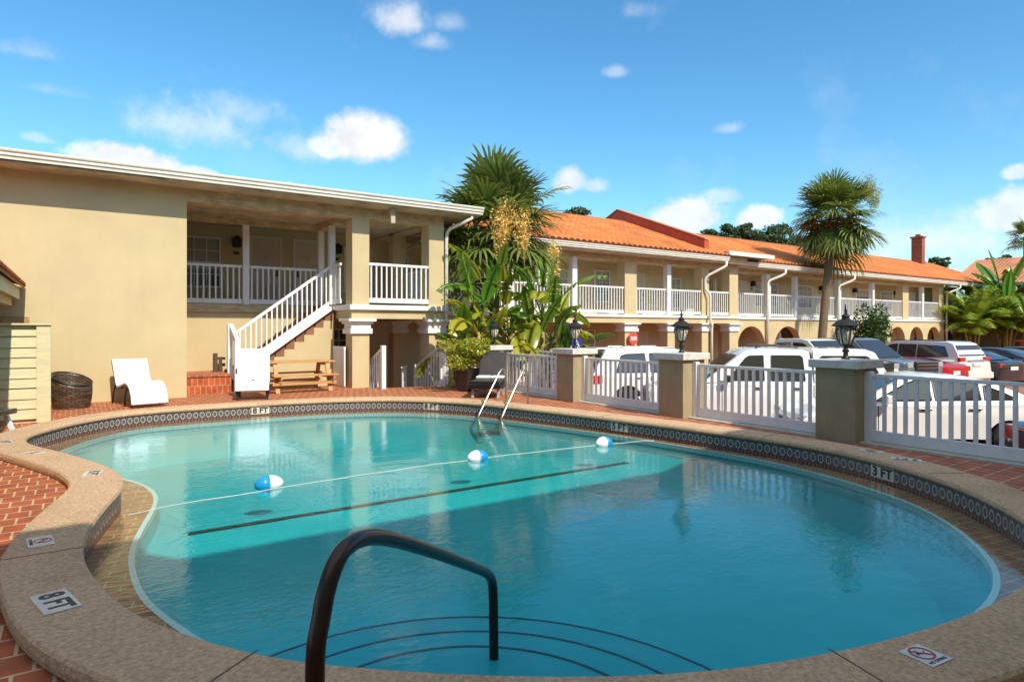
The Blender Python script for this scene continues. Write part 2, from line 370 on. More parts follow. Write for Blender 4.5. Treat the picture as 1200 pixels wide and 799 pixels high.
def thing(name, label, cat, loc=(0,0,0), rz=0.0, group=None, world=False):
    o = bpy.data.objects.new(name, None); COL.objects.link(o); o.empty_display_size = .3
    o.location = loc; o.rotation_euler = (0,0,rz); o['label'] = label; o['category'] = cat
    if group: o['group'] = group
    ORG[o.name] = tuple(loc) if world else (0,0,0)
    return o
def tag(o, label=None, cat=None, group=None, kind=None):
    if label: o['label'] = label
    if cat: o['category'] = cat
    if group: o['group'] = group
    if kind: o['kind'] = kind
    return o
def setorigin(o, p):
    # move a single-mesh thing's origin to its base
    p = Vector(p); o.data.transform(Matrix.Translation(-p)); o.location = p; return o
def kids(o): return [c for c in bpy.data.objects if c.parent == o]
def dup(root, loc, rz, label, group=None):
    r = root.copy(); COL.objects.link(r); r.location = loc; r.rotation_euler = (0,0,rz); r['label'] = label
    if group: r['group'] = group
    ORG[r.name] = (0,0,0)
    def rec(a, b):
        for ch in kids(a):
            if ch == b: continue
            c = ch.copy(); COL.objects.link(c); c.parent = b; rec(ch, c)
    rec(root, r)
    return r
def wall_text(txt, size, mtx, name, m, parent, depth=.004, align='CENTER', bold=.022):
    # lettering as a real mesh; text lies in its local XY plane, placed by mtx (world)
    cu = bpy.data.curves.new(name, 'FONT'); cu.body = txt; cu.size = size; cu.align_x = align; cu.align_y = 'CENTER'; cu.extrude = depth
    cu.offset = size*bold
    t = bpy.data.objects.new('tmp', cu); COL.objects.link(t)
    dg = bpy.context.evaluated_depsgraph_get(); me = bpy.data.meshes.new_from_object(t.evaluated_get(dg))
    bpy.data.objects.remove(t)
    off = ORG.get(rootname(parent).name, (0,0,0)) if parent else (0,0,0)
    me.transform(Matrix.Translation(Vector(off)*-1) @ mtx); me.materials.clear(); me.materials.append(M[m])
    o = bpy.data.objects.new(name, me); COL.objects.link(o)
    if parent: o.parent = parent
    return o
def frame(pos, right, up):
    r = Vector(right).normalized(); u = Vector(up).normalized(); n = r.cross(u)
    return Matrix(((r.x,u.x,n.x,pos[0]),(r.y,u.y,n.y,pos[1]),(r.z,u.z,n.z,pos[2]),(0,0,0,1)))
# ------------------------------------------------------------------ outlines
def catmull(P, step=.12, closed=True):
    P = [Vector((a, b, 0)) for a, b in P]; n = len(P); out = []
    for i in range(n):
        p0, p1, p2, p3 = P[i-1], P[i], P[(i+1) % n], P[(i+2) % n]
        k = max(1, int((p2-p1).length/step))
        for j in range(k):
            t = j/k
            out.append(.5*((2*p1)+(p2-p0)*t+(2*p0-5*p1+4*p2-p3)*t*t+(3*p1-p0-3*p2+p3)*t**3))
    return [(p.x, p.y) for p in out]
def smooth_loop(P, it):
    for _ in range(it):
        n = len(P); P = [((P[i-1][0]+2*P[i][0]+P[(i+1)%n][0])/4, (P[i-1][1]+2*P[i][1]+P[(i+1)%n][1])/4) for i in range(n)]
    return P
def resample(P, step):
    n = len(P); d = [0]
    for i in range(n): d.append(d[-1]+hypot(P[(i+1)%n][0]-P[i][0], P[(i+1)%n][1]-P[i][1]))
    m = int(d[-1]/step); out = []; k = 0
    for j in range(m):
        t = d[-1]*j/m
        while d[k+1] < t: k += 1
        f = (t-d[k])/max(1e-9, d[k+1]-d[k]); a = P[k]; b = P[(k+1)%n]; out.append((a[0]+(b[0]-a[0])*f, a[1]+(b[1]-a[1])*f))
    return out
def area(P): return .5*sum(P[i-1][0]*P[i][1]-P[i][0]*P[i-1][1] for i in range(len(P)))
def inside(P, x, y):
    r = False; n = len(P)
    for i in range(n):
        x1, y1 = P[i-1]; x2, y2 = P[i]
        if (y1 > y) != (y2 > y) and x < (x2-x1)*(y-y1)/(y2-y1)+x1: r = not r
    return r
def dist(P, x, y):
    b = 1e9; n = len(P)
    for i in range(n):
        x1, y1 = P[i-1]; x2, y2 = P[i]; dx, dy = x2-x1, y2-y1; l = dx*dx+dy*dy
        t = 0 if l == 0 else max(0, min(1, ((x-x1)*dx+(y-y1)*dy)/l)); b = min(b, hypot(x-x1-t*dx, y-y1-t*dy))
    return b
def offset(P, w, clean=True, step=.1, sm=2):
    # P counter-clockwise; w > 0 grows the loop
    n = len(P); out = []
    for i in range(n):
        tx, ty = P[(i+1)%n][0]-P[i-1][0], P[(i+1)%n][1]-P[i-1][1]; l = hypot(tx, ty) or 1
        out.append((P[i][0]+ty/l*w, P[i][1]-tx/l*w))
    if clean:
        out = [q for q in out if dist(P, *q) > abs(w)-.012]
        out = smooth_loop(resample(out, step), sm)
    return out
def fill(loop, z, holes=(), inner=()):
    vs = []; es = []
    for lp in (loop, *holes):
        b = len(vs); n = len(lp); vs += [Vector(p) for p in lp]; es += [(b+i, b+(i+1)%n) for i in range(n)]
    vs += [Vector(p) for p in inner]
    v, e, f, *_ = delaunay_2d_cdt(vs, es, [], 0, 1e-5)
    fs = []
    for t in f:
        cx = sum(v[k].x for k in t)/3; cy = sum(v[k].y for k in t)/3
        if inside(loop, cx, cy) and not any(inside(h, cx, cy) for h in holes): fs.append(tuple(t))
    zz = z if callable(z) else (lambda a, b: z)
    return [(p.x, p.y, zz(p.x, p.y)) for p in v], fs
def strip(mb, A, za, B, zb, uv=None, du=1):
    n = len(A); vs = [(a, b, za) for a, b in A]+[(a, b, zb) for a, b in B]; fs = []; uu = []
    acc = 0; l = [0]
    for i in range(n): acc += hypot(A[(i+1)%n][0]-A[i][0], A[(i+1)%n][1]-A[i][1]); l.append(acc)
    for i in range(n):
        fs.append((i, (i+1)%n, n+(i+1)%n, n+i)); uu.append(((l[i]/du,1),(l[i+1]/du,1),(l[i+1]/du,0),(l[i]/du,0)))
    return mb.add(vs, fs, uu if uv else None)

POOL = [(-.60,11.06),(-.56,10.67),(-.42,10.22),(-.23,9.74),(.09,8.89),(.26,8.32),(.345,7.9),(.37,7.56),(.35,7.2),(.24,6.75),(.12,6.2),(.04,5.72),(.01,5.35),(.03,4.95),(.08,4.6),(.16,4.19),(.26,3.88),(.39,3.61),(.53,3.35),(.69,3.11),(.86,2.91),(1.1,2.68),(1.4,2.42),(1.71,2.19),(2.02,1.99),(2.42,1.79),(2.79,1.66),(3.1,1.57),(3.48,1.49),(3.97,1.42),(4.46,1.40),(5.0,1.43),(5.55,1.55),(6.2,1.86),(6.84,2.42),(7.29,2.99),(7.66,3.72),(7.86,4.4),(7.91,5.05),(7.89,5.5),(7.82,6.11),(7.73,6.85),(7.59,7.64),(7.40,8.7),(7.15,9.75),(6.82,11.0),(6.36,12.0),(5.7,12.78),(4.88,13.24),(3.9,13.49),(2.99,13.55),(2.2,13.56),(1.5,13.54),(1.0,13.46),(.62,13.28),(.27,12.95),(-.08,12.52),(-.40,11.9),(-.57,11.42)]
C = smooth_loop(resample(catmull(POOL), .07), 6)
if area(C) < 0: C = C[::-1]
LEDGE = [(.36,8.98),(.50,8.72),(.62,8.35),(.68,7.96),(.68,7.59),(.61,7.16),(.51,6.72),(.40,6.2),(.34,5.76),(.33,5.31),(.35,4.86),(.42,4.52),(.50,4.22),(.60,3.9),(.75,3.55),(.95,3.2),(1.25,2.85),(1.75,2.4),(2.42,2.0),(3.1,1.78),(3.9,1.64),(4.74,1.66),(5.2,1.74),(5.7,1.93),(6.15,2.22),(6.55,2.55),(6.95,3.0),(7.2,3.45),(7.45,4.1),(7.60,4.8),(7.66,5.3),(7.62,6.0),(7.55,6.7),(7.44,7.5),(7.25,8.6),(6.98,9.7),(6.62,10.9),(6.15,11.8),(5.5,12.5),(4.75,12.88),(3.85,13.1),(2.95,13.15),(2.2,13.16),(1.55,13.13),(1.0,13.05),(.7,12.85),(.42,12.5),(.1,12.0),(-.12,11.5),(-.25,11.05),(-.22,10.6),(-.08,10.1),(.12,9.5)]
Lg = smooth_loop(resample(catmull(LEDGE), .09), 4)
if area(Lg) < 0: Lg = Lg[::-1]
# keep the ledge edge inside the wall everywhere
Lg = [p for p in Lg if inside(C, *p) and dist(C, *p) > .05]
Lg = smooth_loop(resample(Lg, .09), 2)
COPW = .43
O_ = offset(C, COPW, step=.09)
ZW, ZL, ZB, ZT = -.15, -.175, .012, .10

# ------------------------------------------------------------------ ground, deck, water
g = MB(); ext = 700
g.add([(-ext,-ext,LOT),(ext,-ext,LOT),(ext,ext,LOT),(-ext,ext,LOT)], [(0,1,2,3)])
# the sheet leaves out the basin: cut a hole round the deck
gl = [(-ext,-ext),(ext,-ext),(ext,ext),(-ext,ext)]
holed = [(-13,-1.9),(9.3,-1.9),(9.3,15.2),(6.0,16.3),(-13,16.3)]
v, f = fill(gl, LOT, [holed]); g = MB().add(v, f)
lot = g.build('parking_lot', 'lot', fix=False); lot['kind'] = 'structure'
deckloop = [(-14,-2.15),(9.42,-2.15),(9.42,14.35),(8.62,15.55),(8.1,15.98),(7.2,16.15),(6.62,16.3),(6.62,17.0),(6.1,17.0),(6.1,18.94),(2.14,18.94),(2.14,16.59),(-14,16.59)]
Dh = offset(C, .22, step=.12)
v, f = fill(deckloop, 0.0, [Dh]); d = MB().add(v, f)
n = len(deckloop)
d.add([(a,b,0) for a,b in deckloop]+[(a,b,LOT-.1) for a,b in deckloop], [(i,(i+1)%n,n+(i+1)%n,n+i) for i in range(n)])
deck = d.build('pool_deck', 'deckbrick'); deck['kind'] = 'structure'
kb = MB().box(9.0, 9.62, 1.2, 14.3, -.3, .03)
kerb = kb.build('deck_kerb', 'concrete', bevel=.01); kerb['kind'] = 'structure'

pool = thing('swimming_pool', 'free-form swimming pool with tan coping and turquoise water', 'swimming pool', (3.8,7.3,0), world=True)
# coping: rounded inner nose, flat top, rounded outer edge
cp = MB(); prof = [(.02,ZB),(-.022,ZB+.02),(-.03,.055),(-.02,.082),(.012,ZT)]
loops = [(offset(C, w, clean=False), z) for w, z in prof]
for (A, za), (B, zb) in zip(loops, loops[1:]): strip(cp, A, za, B, zb)
o1 = offset(C, COPW-.02, step=.07); v, f = fill(o1, ZT, [loops[-1][0]]); cp.add(v, f)
# strip down the outside, using the outline itself grown in small steps
def grow(P, w): return offset(P, w, clean=False)
oa = grow(o1, .016); ob = grow(o1, .022)
strip(cp, o1, ZT, oa, .085); strip(cp, oa, .085, ob, .05); strip(cp, ob, .05, oa, .012); strip(cp, oa, .012, grow(o1, -.03), -.01)
coping = cp.build('coping', 'coping', pool, smooth=False)
# dark joints cut across the coping
def tangent_at(px, py):
    i = min(range(len(C)), key=lambda k: hypot(C[k][0]-px, C[k][1]-py)); a = C[i-2]; b = C[(i+2)%len(C)]
    t = Vector((b[0]-a[0], b[1]-a[1], 0)).normalized(); return i, Vector((C[i][0], C[i][1], 0)), t, Vector((t.y, -t.x, 0))   # point, tangent, outward
grout = mat('joint_grout', (.13,.09,.065), .9)
for (px, py) in [(.69,3.11),(.02,5.3),(2.9,1.62),(7.3,3.05),(7.5,8.2),(7.9,5.4),(6.7,11.3),(1.2,13.5),(-.3,9.9),(4.9,13.2)]:
    i, p, t, o = tangent_at(px, py); a = p - o*.022; b = p + o*(COPW-.02)
    MB().bar((a.x,a.y,ZT+.0008),(b.x,b.y,ZT+.0008),.008,.003).build('coping_joint', grout, coping)
bw = MB(); strip(bw, C, ZB+.004, C, -.21, uv=True, du=.112); bw.build('waterline_tiles', 'band', pool, fix=True)
lm = MB(); v, f = fill(C, ZL, [Lg]); lm.add(v, f); lm.build('brick_ledge', 'ledge', pool)
rm = MB(); Li = grow(Lg, -.03); v, f = fill(grow(Lg, .012), ZL+.004, [Li]); rm.add(v, f); strip(rm, Li, ZL+.004, Li, ZL-.06); rm.build('ledge_rim', 'rimwhite', pool)
def floor_z(x, y):
    t = max(0, min(1, (y-7.3)/3.5)); t = t*t*(3-2*t); k = max(0, min(1, (6.6-y)/4)); k = k*k*(3-2*k)
    return -.52 - .30*t - .16*k
bs = MB(); ga, gb, gc_ = grow(Lg, -.004), grow(Lg, -.05), grow(Lg, -.3); k = len(ga)
vs = [(a,b,ZL-.003) for a,b in ga]+[(a,b,-.36) for a,b in gb]+[(a,b,floor_z(a,b)) for a,b in gc_]
bs.add(vs, [(r*k+i, r*k+(i+1)%k, (r+1)*k+(i+1)%k, (r+1)*k+i) for r in (0,1) for i in range(k)])
fl = offset(Lg, -.3, step=.15)
inner = [(x*.4, y*.4) for x in range(-2, 22) for y in range(3, 36) if inside(fl, x*.4, y*.4) and dist(fl, x*.4, y*.4) > .1]
v, f = fill(grow(Lg, -.3), floor_z, (), inner); bs.add(v, f)
bs.build('basin', 'plaster', pool, smooth=False)
# black tile line across the floor where the slope starts
ln = MB(); xs = [.95+.3*k for k in range(22)]
for a, b in zip(xs, xs[1:]):
    ln.bar((a,7.32,floor_z(a,7.32)+.012),(b,7.32,floor_z(b,7.32)+.012),.07,.012)
ln.build('floor_line', 'blackline', pool)
# entry steps fanning out from the near wall
st = MB(); sl = MB()
for R, z in ((1.02,-.30),(1.42,-.40),(1.85,-.50)):
    ring = [(1.42+R*cos(a)*.98, 2.42+R*sin(a)*1.02) for a in [radians(-70+ (235)*k/40) for k in range(41)]]
    cl = [p for p in ring if inside(Lg, *p)]
    pts = cl + [(.95,2.55),(1.5,2.2),(2.2,1.85)] if False else cl
    cx_, cy_ = 1.3, 2.75
    vs = [(a,b,z) for a,b in pts]+[(a,b,-.8) for a,b in pts]+[(cx_,cy_,z)]; k = len(pts)
    st.add(vs, [(i,i+1,k+i+1,k+i) for i in range(k-1)]+[(i,i+1,2*k) for i in range(k-1)])
    for p, q in zip(pts, pts[1:]):
        sl.bar((p[0],p[1],z+.004),(q[0],q[1],z+.004),.014,.006)
st.build('entry_steps', mat('step_plaster', (.004,.34,.38), .8, var=.08), pool, fix=False); sl.build('step_edge_tiles', 'blackline', pool)
wl = grow(C, .015); v, f = fill(wl, ZW); w = MB().add(v, f)
water = w.build('pool_water', 'water', fix=False); water['kind'] = 'structure'
for p in water.data.polygons: p.use_smooth = True

# depth markers on the tile wall
def wall_marker(px, py, txt):
    i, p, t, o = tangent_at(px, py); q = p - o*.004; right = -t
    mk = MB(); a = q - t*.17; b = q + t*.17
    mk.bar((a.x,a.y,-.055),(b.x,b.y,-.055),.012,.135)
    m_ = mk.build('depth_marker', 'marker', pool)
    r = Vector((t.y*0, 0, 0))
    # the reader stands in the pool looking out: right-hand direction is the one that keeps 'up' with the outward normal away
    right = Vector((o.y, -o.x, 0))
    wall_text(txt, .15, frame((q.x-o.x*.008, q.y-o.y*.008, -.055), right, (0,0,1)) @ Matrix.Scale(1.05,4,(1,0,0)), 'lettering', 'ink', m_, .002, bold=.03)
wall_marker(3.08,13.5,'8 FT'); wall_marker(6.15,12.15,'8 FT'); wall_marker(7.55,7.9,'5 FT'); wall_marker(7.66,3.68,'3 FT')
# plaques let into the top of the coping
def plaque(cxy, ang, w_, h_, kind, txt=None):
    # ang: direction of the lettering's right-hand side, its top points to the pool
    R = Matrix.Translation((cxy[0], cxy[1], ZT)) @ Matrix.Rotation(ang, 4, 'Z')
    mk = MB().box(-w_/2, w_/2, -h_/2, h_/2, .0015, .005); mk.xf(R); m_ = mk.build('coping_plaque', 'marker', pool)
    if kind == 'text': wall_text(txt, h_*.95, R @ Matrix.Translation((0,0,.0055)) @ Matrix.Scale(w_*.80/(h_*1.72),4,(1,0,0)), 'lettering', 'ink', m_, .0008, bold=.035)
    else:
        rr = min(w_, h_)*.36; ring = MB(); prof = [(rr-rr*.16, .006),(rr, .006),(rr,.0075),(rr-rr*.16,.0075),(rr-rr*.16,.006)]
        ring.lathe(prof, 28, (0, h_*.10, 0), cap=False)
        ring.bar((-rr*.66,h_*.10+rr*.66,.0069),(rr*.66,h_*.10-rr*.66,.0069),rr*.15,.0012); ring.xf(R); ring.build('no_diving_symbol', 'redink', m_)
        fg = MB(); cy = h_*.10
        fg.bar((-rr*.45,cy+rr*.1,.0063),(rr*.25,cy-rr*.12,.0063),rr*.16,.0008); fg.bar((rr*.25,cy-rr*.12,.0063),(rr*.6,cy-rr*.5,.0063),rr*.10,.0008); fg.bar((rr*.2,cy-rr*.1,.0063),(rr*.5,cy+rr*.2,.0063),rr*.09,.0008)
        fg.bar((-rr*.45,cy+rr*.1,.0063),(-rr*.1,cy+rr*.5,.0063),rr*.12,.0008); fg.bar((-rr*.5,cy+rr*.1,.0063),(-rr*.62,cy-rr*.05,.0063),rr*.12,.0008)
        fg.xf(R); fg.build('diver_figure', 'ink', m_)
        wall_text('NO DIVING', min(h_*.19, w_*.155), R @ Matrix.Translation((0,-h_*.36,.0055)), 'lettering', 'ink', m_, .0008)
plaque((-.095,4.32), radians(-76), .34, .17, 'text', '8 FT')
plaque((-.21,5.6), radians(-84), .26, .15, 'sign')
plaque((.14,7.93), radians(-100), .26, .15, 'text', '8 FT')
plaque((-.42,9.65), radians(-55), .24, .14, 'sign')
plaque((-.78,10.75), radians(-80), .26, .15, 'text', '8 FT')
plaque((3.22,1.36), radians(-6), .155, .155, 'sign')
plaque((7.86,3.52), radians(115), .30, .16, 'text', '3 FT')
plaque((8.04,4.0), radians(103), .26, .16, 'sign')

# ------------------------------------------------------------------ rope with floats
rp = thing('float_rope', 'white pool rope crossing the water with three blue and white floats', 'pool rope', (4.3,7.3,ZW), world=True)
P = [(.40,6.98,ZW+.004)]+[(.7+.35*k, 7.05+.32*sin((.7+.35*k-.3)/7.4*pi)+.012*sin(k*1.7), ZW+.003+.004*sin(k*2.3)) for k in range(20)]+[(7.45,7.0,ZW+.004)]
MB().tube(P, .0045, 6).build('cord', 'rope', rp, smooth=True)
for (fx, fy, flip) in ((1.77,7.40,1),(4.45,7.36,-1),(6.58,7.20,-1)):
    prof = [(.012,-.155),(.05,-.13),(.085,-.07),(.097,0)]
    a = MB().lathe(prof+[(.0001,0)], 20, (0,0,0), axis='x'); b = MB().lathe([(.0001,0)]+[(r,-z) for r,z in prof[::-1]], 20, (0,0,0), axis='x')
    for mb_, m_ in ((a, 'blue' if flip > 0 else 'floatwhite'), (b, 'floatwhite' if flip > 0 else 'blue')):
        mb_.xf(Matrix.Translation((fx,fy,ZW+.028)) @ Matrix.Rotation(radians(random.uniform(-8,8)),4,'Z'))
        mb_.build('float_half', m_, rp, smooth=True)

# ------------------------------------------------------------------ handrails
hr = thing('pool_handrail', 'thick bronze handrail bending down into the water in the foreground', 'handrail', (.56,1.80,0), world=True)
a = Vector((.555,1.80,0)); b = Vector((1.98,3.10,0)); 
def along(s, z): p = a.lerp(b, s); return (p.x, p.y, z)
pts = [along(0,0),along(0,.5),along(0,.70)]+[along(.012+.10*(1-cos(t)), .70+.235*sin(t)) for t in [radians(15*k) for k in range(1,6)]]
pts += [along(.145,.925),along(.25,.862),along(.5,.645),along(.8,.372),along(.93,.250)]+[along(.965,.205),along(.985,.165),along(1.0,.10),along(1.005,-.05),along(1.01,-.35)]
def smooth3(P, it=3):
    P = [Vector(p) for p in P]
    for _ in range(it):
        Q = [P[0]]
        for p, q in zip(P, P[1:]): Q += [p*.75+q*.25, p*.25+q*.75]
        P = Q+[P[-1]]
    return P
MB().tube(smooth3(pts, 2), .0275, 16).build('rail_tube', 'bronze', hr, smooth=True)
MB().lathe([(.075,0.002),(.07,.012),(.035,.02)], 20, (.555,1.80,0)).build('flange', 'bronze', hr, smooth=True)
ld = thing('pool_ladder', 'stainless steel pool ladder with two curved grab rails at the far edge', 'pool ladder', (7.1,10.7,0), world=True)
for (A, B) in (((7.32,10.98),(6.50,10.72)),((7.55,10.52),(6.74,10.26))):
    A = Vector((*A,0)); B = Vector((*B,0))
    def al(s, z): p = A.lerp(B, s); return (p.x, p.y, z)
    pts = [al(0,.0),al(0,.55),al(.01,.68),al(.06,.76),al(.13,.775),al(.21,.73),al(.29,.66),al(.97,-.08),al(1,-.14),al(1.01,-.25),al(1.0,-.9)]
    MB().tube(smooth3(pts, 2), .021, 10).build('grab_rail', 'steel', ld, smooth=True)
for z in (-.35,-.62,-.85): MB().bar((6.51,10.72,z),(6.75,10.26,z),.09,.03).build('rung', 'steel', ld)

# ------------------------------------------------------------------ pool fence
FX = 9.17
def pier(y, lab):
    t = thing('fence_pier', lab, 'fence pillar', (FX, y, 0), group='stucco pillars of the pool fence')
    MB().box(-.29,.29,-.29,.29,-.75,1.04).build('shaft', 'stucco2', t, bevel=.008)
    MB().box(-.36,.36,-.36,.36,1.04,1.16).build('cap', 'cap', t, bevel=.012)
    return t
pier(1.95, 'stucco fence pillar with no lamp, at the near end of the railing on the right')
pier(4.92, 'widest looking stucco fence pillar, beside the white sedan, dark lamp on its cap')
pier(7.95, 'stucco fence pillar with a lamp, in front of the white pickup windscreen')
pier(10.98, 'stucco fence pillar with a lamp, beside the wheelchair sign')
pier(14.3, 'stucco fence pillar with a lamp among the banana leaves, behind the wicker lounger')
def panel(p, q, lab, n, z0=.04, z1=.97, name='picket_fence', group='white picket panels of the pool fence', cat='fence', bottom=.15, post=True):
    p = Vector(p); q = Vector(q); d = q-p; L = d.length; rz = atan2(d.y, d.x)
    t = thing(name, lab, cat, (p.x, p.y, 0), rz, group)
    MB().bar((0,0,z1-.025),(L,0,z1-.025),.055,.05).build('top_rail', 'vinyl', t, bevel=.006)
    MB().bar((0,0,z0+bottom/2),(L,0,z0+bottom/2),.045,bottom).build('bottom_rail', 'vinyl', t, bevel=.006)
    pk = MB()
    for k in range(n):
        x = L*(k+.75)/(n+.5); pk.bar((x,0,z0+bottom),(x,0,z1-.05),.055,.026,up=(0,1,0)) if False else pk.box(x-.024,x+.024,-.014,.014,z0+bottom-.01,z1-.045)
    pk.build('pickets', 'vinyl', t)
    if post:
        for x in (.03, L-.03):
            MB().box(x-.05,x+.05,-.05,.05,0,z1+.035).build('post', 'vinyl', t, bevel=.008)
    return t
panel((FX,4.62),(FX,2.26), 'white picket panel in front of the white sedan', 17)
panel((FX,7.65),(FX,5.22), 'white picket panel in front of the white pickup', 17)
panel((FX,10.68),(FX,8.25), 'white picket panel in front of the white station wagon wheel', 16)
panel((FX,14.0),(FX,11.28), 'white picket panel behind the steel pool ladder', 18)
panel((8.42,15.72),(FX-.02,14.6), 'white picket panel behind the yellow-green potted shrub', 8, group='white picket panels of the pool fence')
RG = 'white railings along the ramp'
panel((10.35,16.2),(10.35,12.2), 'white ramp railing behind the ladder fence, its top rail in full sun', 20, z0=-.15, z1=1.0, name='ramp_railing', group=RG, cat='railing')
panel((11.5,14.4),(14.2,14.4), 'white ramp railing between the wheelchair sign and the station wagon', 15, z0=-.5, z1=.86, name='ramp_railing', group=RG, cat='railing')
def sloped(p, q, za, zb, lab, n=9):
    p = Vector((*p,0)); q = Vector((*q,0)); d = q-p; L = d.length
    t = thing('stair_railing', lab, 'railing', (p.x,p.y,0), atan2(d.y,d.x), 'white railings down to the arcade')
    MB().bar((0,0,za-.03),(L,0,zb-.03),.05,.06).build('top_rail', 'vinyl', t); MB().bar((0,0,za-1.02),(L,0,zb-1.02),.04,.09).build('bottom_rail', 'vinyl', t)
    pk = MB()
    for k in range(n):
        s = (k+.7)/(n+.4); z = za+(zb-za)*s; pk.box(L*s-.02,L*s+.02,-.014,.014,z-1.0,z-.05)
    pk.build('pickets', 'vinyl', t)
    MB().box(-.06,.06,-.06,.06,-.02,za+.03).build('newel', 'vinyl', t, bevel=.008); MB().box(L-.05,L+.05,-.05,.05,LOT,zb+.03).build('newel', 'vinyl', t, bevel=.008)
sloped((6.74,15.98),(6.74,17.5), 1.12, .45, 'white railing sloping down into the arcade beside the left column')
sloped((8.38,15.78),(8.38,17.4), 1.17, .5, 'white railing sloping down into the arcade beside the potted shrub')
panel((7.1,18.6),(7.75,18.6), 'low white picket gate in the shade of the arcade', 5, z0=-.6, z1=.5, name='arcade_gate', group=None, cat='gate', post=False)
panel((8.15,17.9),(8.6,18.5), 'short white picket panel deep in the arcade by the rear pillar', 5, z0=-.6, z1=.45, name='arcade_gate', group=None, cat='gate', post=False)
gt = thing('board_gate', 'white boarded gate between the stair wall and the left column', 'gate', (6.02,16.9,0), radians(90))
MB().box(0,.9,-.02,.02,.03,1.04).build('board_panel', 'vinyl', gt); MB().box(0,.9,-.03,.03,1.04,1.11).build('top_rail', 'vinyl', gt)
gv = MB()
for k in range(1, 9): gv.box(k*.1-.004,k*.1+.004,.02,.023,.05,1.04)
gv.build('board_grooves', mat('groove_shadow', (.35,.34,.32), .7), gt)

# lamps on the pier caps
def lamp(loc, lab):
    t = thing('pier_lamp', lab, 'lamp', loc, group='black lanterns on the fence pillars')
    MB().lathe([(.055,0),(.055,.02),(.035,.04),(.03,.09),(.05,.12),(.028,.15),(.03,.19),(.07,.205)], 16).build('stem', 'blackmetal', t, smooth=True)
    MB().lathe([(.055,.21),(.10,.30),(.122,.40),(.112,.47)], 12).build('glass', 'lampglass', t, smooth=True)
    cg = MB()
    for k in range(6):
        a = 2*pi*k/6
        pr = [(.066,.205),(.108,.30),(.131,.40),(.122,.475)]
        cg.tube([(r*cos(a),r*sin(a),z) for r,z in pr], .008, 5)
        # curled ornament between the ribs
        b = a+pi/6
        cg.tube([(.122*cos(b+.16*cos(s)), .122*sin(b+.16*cos(s)), .405+.035*sin(s)) for s in [radians(30*i) for i in range(11)]], .006, 4)
        cg.tube([(.085*cos(b),.085*sin(b),.26),(.115*cos(b+.12),.115*sin(b+.12),.33),(.125*cos(b),.125*sin(b),.38)], .005, 4)
    cg.build('cage', 'blackmetal', t)
    MB().lathe([(.15,.47),(.185,.475),(.19,.485),(.15,.52),(.09,.565),(.055,.58),(.05,.61),(.065,.615),(.05,.635),(.02,.65),(.016,.69),(.026,.705),(.012,.72),(.007,.78),(.0005,.80)], 20).build('roof', 'blackmetal', t, smooth=False)
lamp((FX,4.92,1.16), 'black lantern on the largest fence pillar, in front of the shrub')
lamp((FX,7.95,1.16), 'black lantern on the fence pillar left of the white pickup windscreen')
lamp((FX,10.98,1.16), 'black lantern on the fence pillar right beside the wheelchair sign')
lamp((FX,14.3,1.16), 'black lantern half hidden by the banana leaves')
# ------------------------------------------------------------------ building kit (facades face -Y in the building's own coordinates)
def window(par, x0, x1, z0, z1, Y, cols=3, rows=2, blind=True, wind=True):
    fr = MB(); w = .055
    fr.box(x0-w,x1+w,Y-.05,Y+.02,z1,z1+w); fr.box(x0-w-.03,x1+w+.03,Y-.07,Y+.02,z0-w,z0); fr.box(x0-w,x0,Y-.05,Y+.02,z0,z1); fr.box(x1,x1+w,Y-.05,Y+.02,z0,z1)
    zm = (z0+z1)/2; fr.box(x0,x1,Y-.035,Y-.002,zm-.022,zm+.022)
    for k in range(1, cols):
        x = x0+(x1-x0)*k/cols; fr.box(x-.012,x+.012,Y-.026,Y-.004,zm+.022,z1)
        fr.box(x-.012,x+.012,Y-.026,Y-.004,z0,zm-.022)
    for k in range(1, rows):
        z = zm+(z1-zm)*k/rows; fr.box(x0,x1,Y-.024,Y-.006,z-.012,z+.012); z = z0+(zm-z0)*k/rows; fr.box(x0,x1,Y-.024,Y-.006,z-.012,z+.012)
    f = fr.build('window', 'white', par)
    MB().box(x0,x1,Y-.012,Y+.004,z0,z1).build('pane', 'winglass', f)
    if blind: MB().box(x0+.02,x1-.02,Y-.0165,Y-.0125,z0+(z1-z0)*random.choice((.35,.5,.62)),z1-.01).build('blind', 'curtain', f)
    return f
def door(par, x0, x1, z0, z1, Y, hs=1):
    fr = MB(); fr.box(x0-.07,x0,Y-.03,Y+.02,z0,z1+.07); fr.box(x1,x1+.07,Y-.03,Y+.02,z0,z1+.07); fr.box(x0,x1,Y-.03,Y+.02,z1,z1+.07)
    d = MB().box(x0,x1,Y-.012,Y+.03,z0,z1).build('door', 'door', par)
    fr.build('frame', 'doorframe', d)
    hx = x1-.08 if hs > 0 else x0+.08
    h = MB(); h.box(hx-.025,hx+.025,Y-.02,Y-.012,z0+.95,z0+1.15); h.bar((hx,Y-.05,z0+1.0),(hx-.1*hs,Y-.05,z0+1.0),.02,.02); h.bar((hx,Y-.02,z0+1.0),(hx,Y-.055,z0+1.0),.02,.02)
    h.build('handle', 'blackmetal', d); MB().box((x0+x1)/2-.012,(x0+x1)/2+.012,Y-.017,Y-.012,z0+1.48,z0+1.51).build('peephole', 'blackmetal', d)
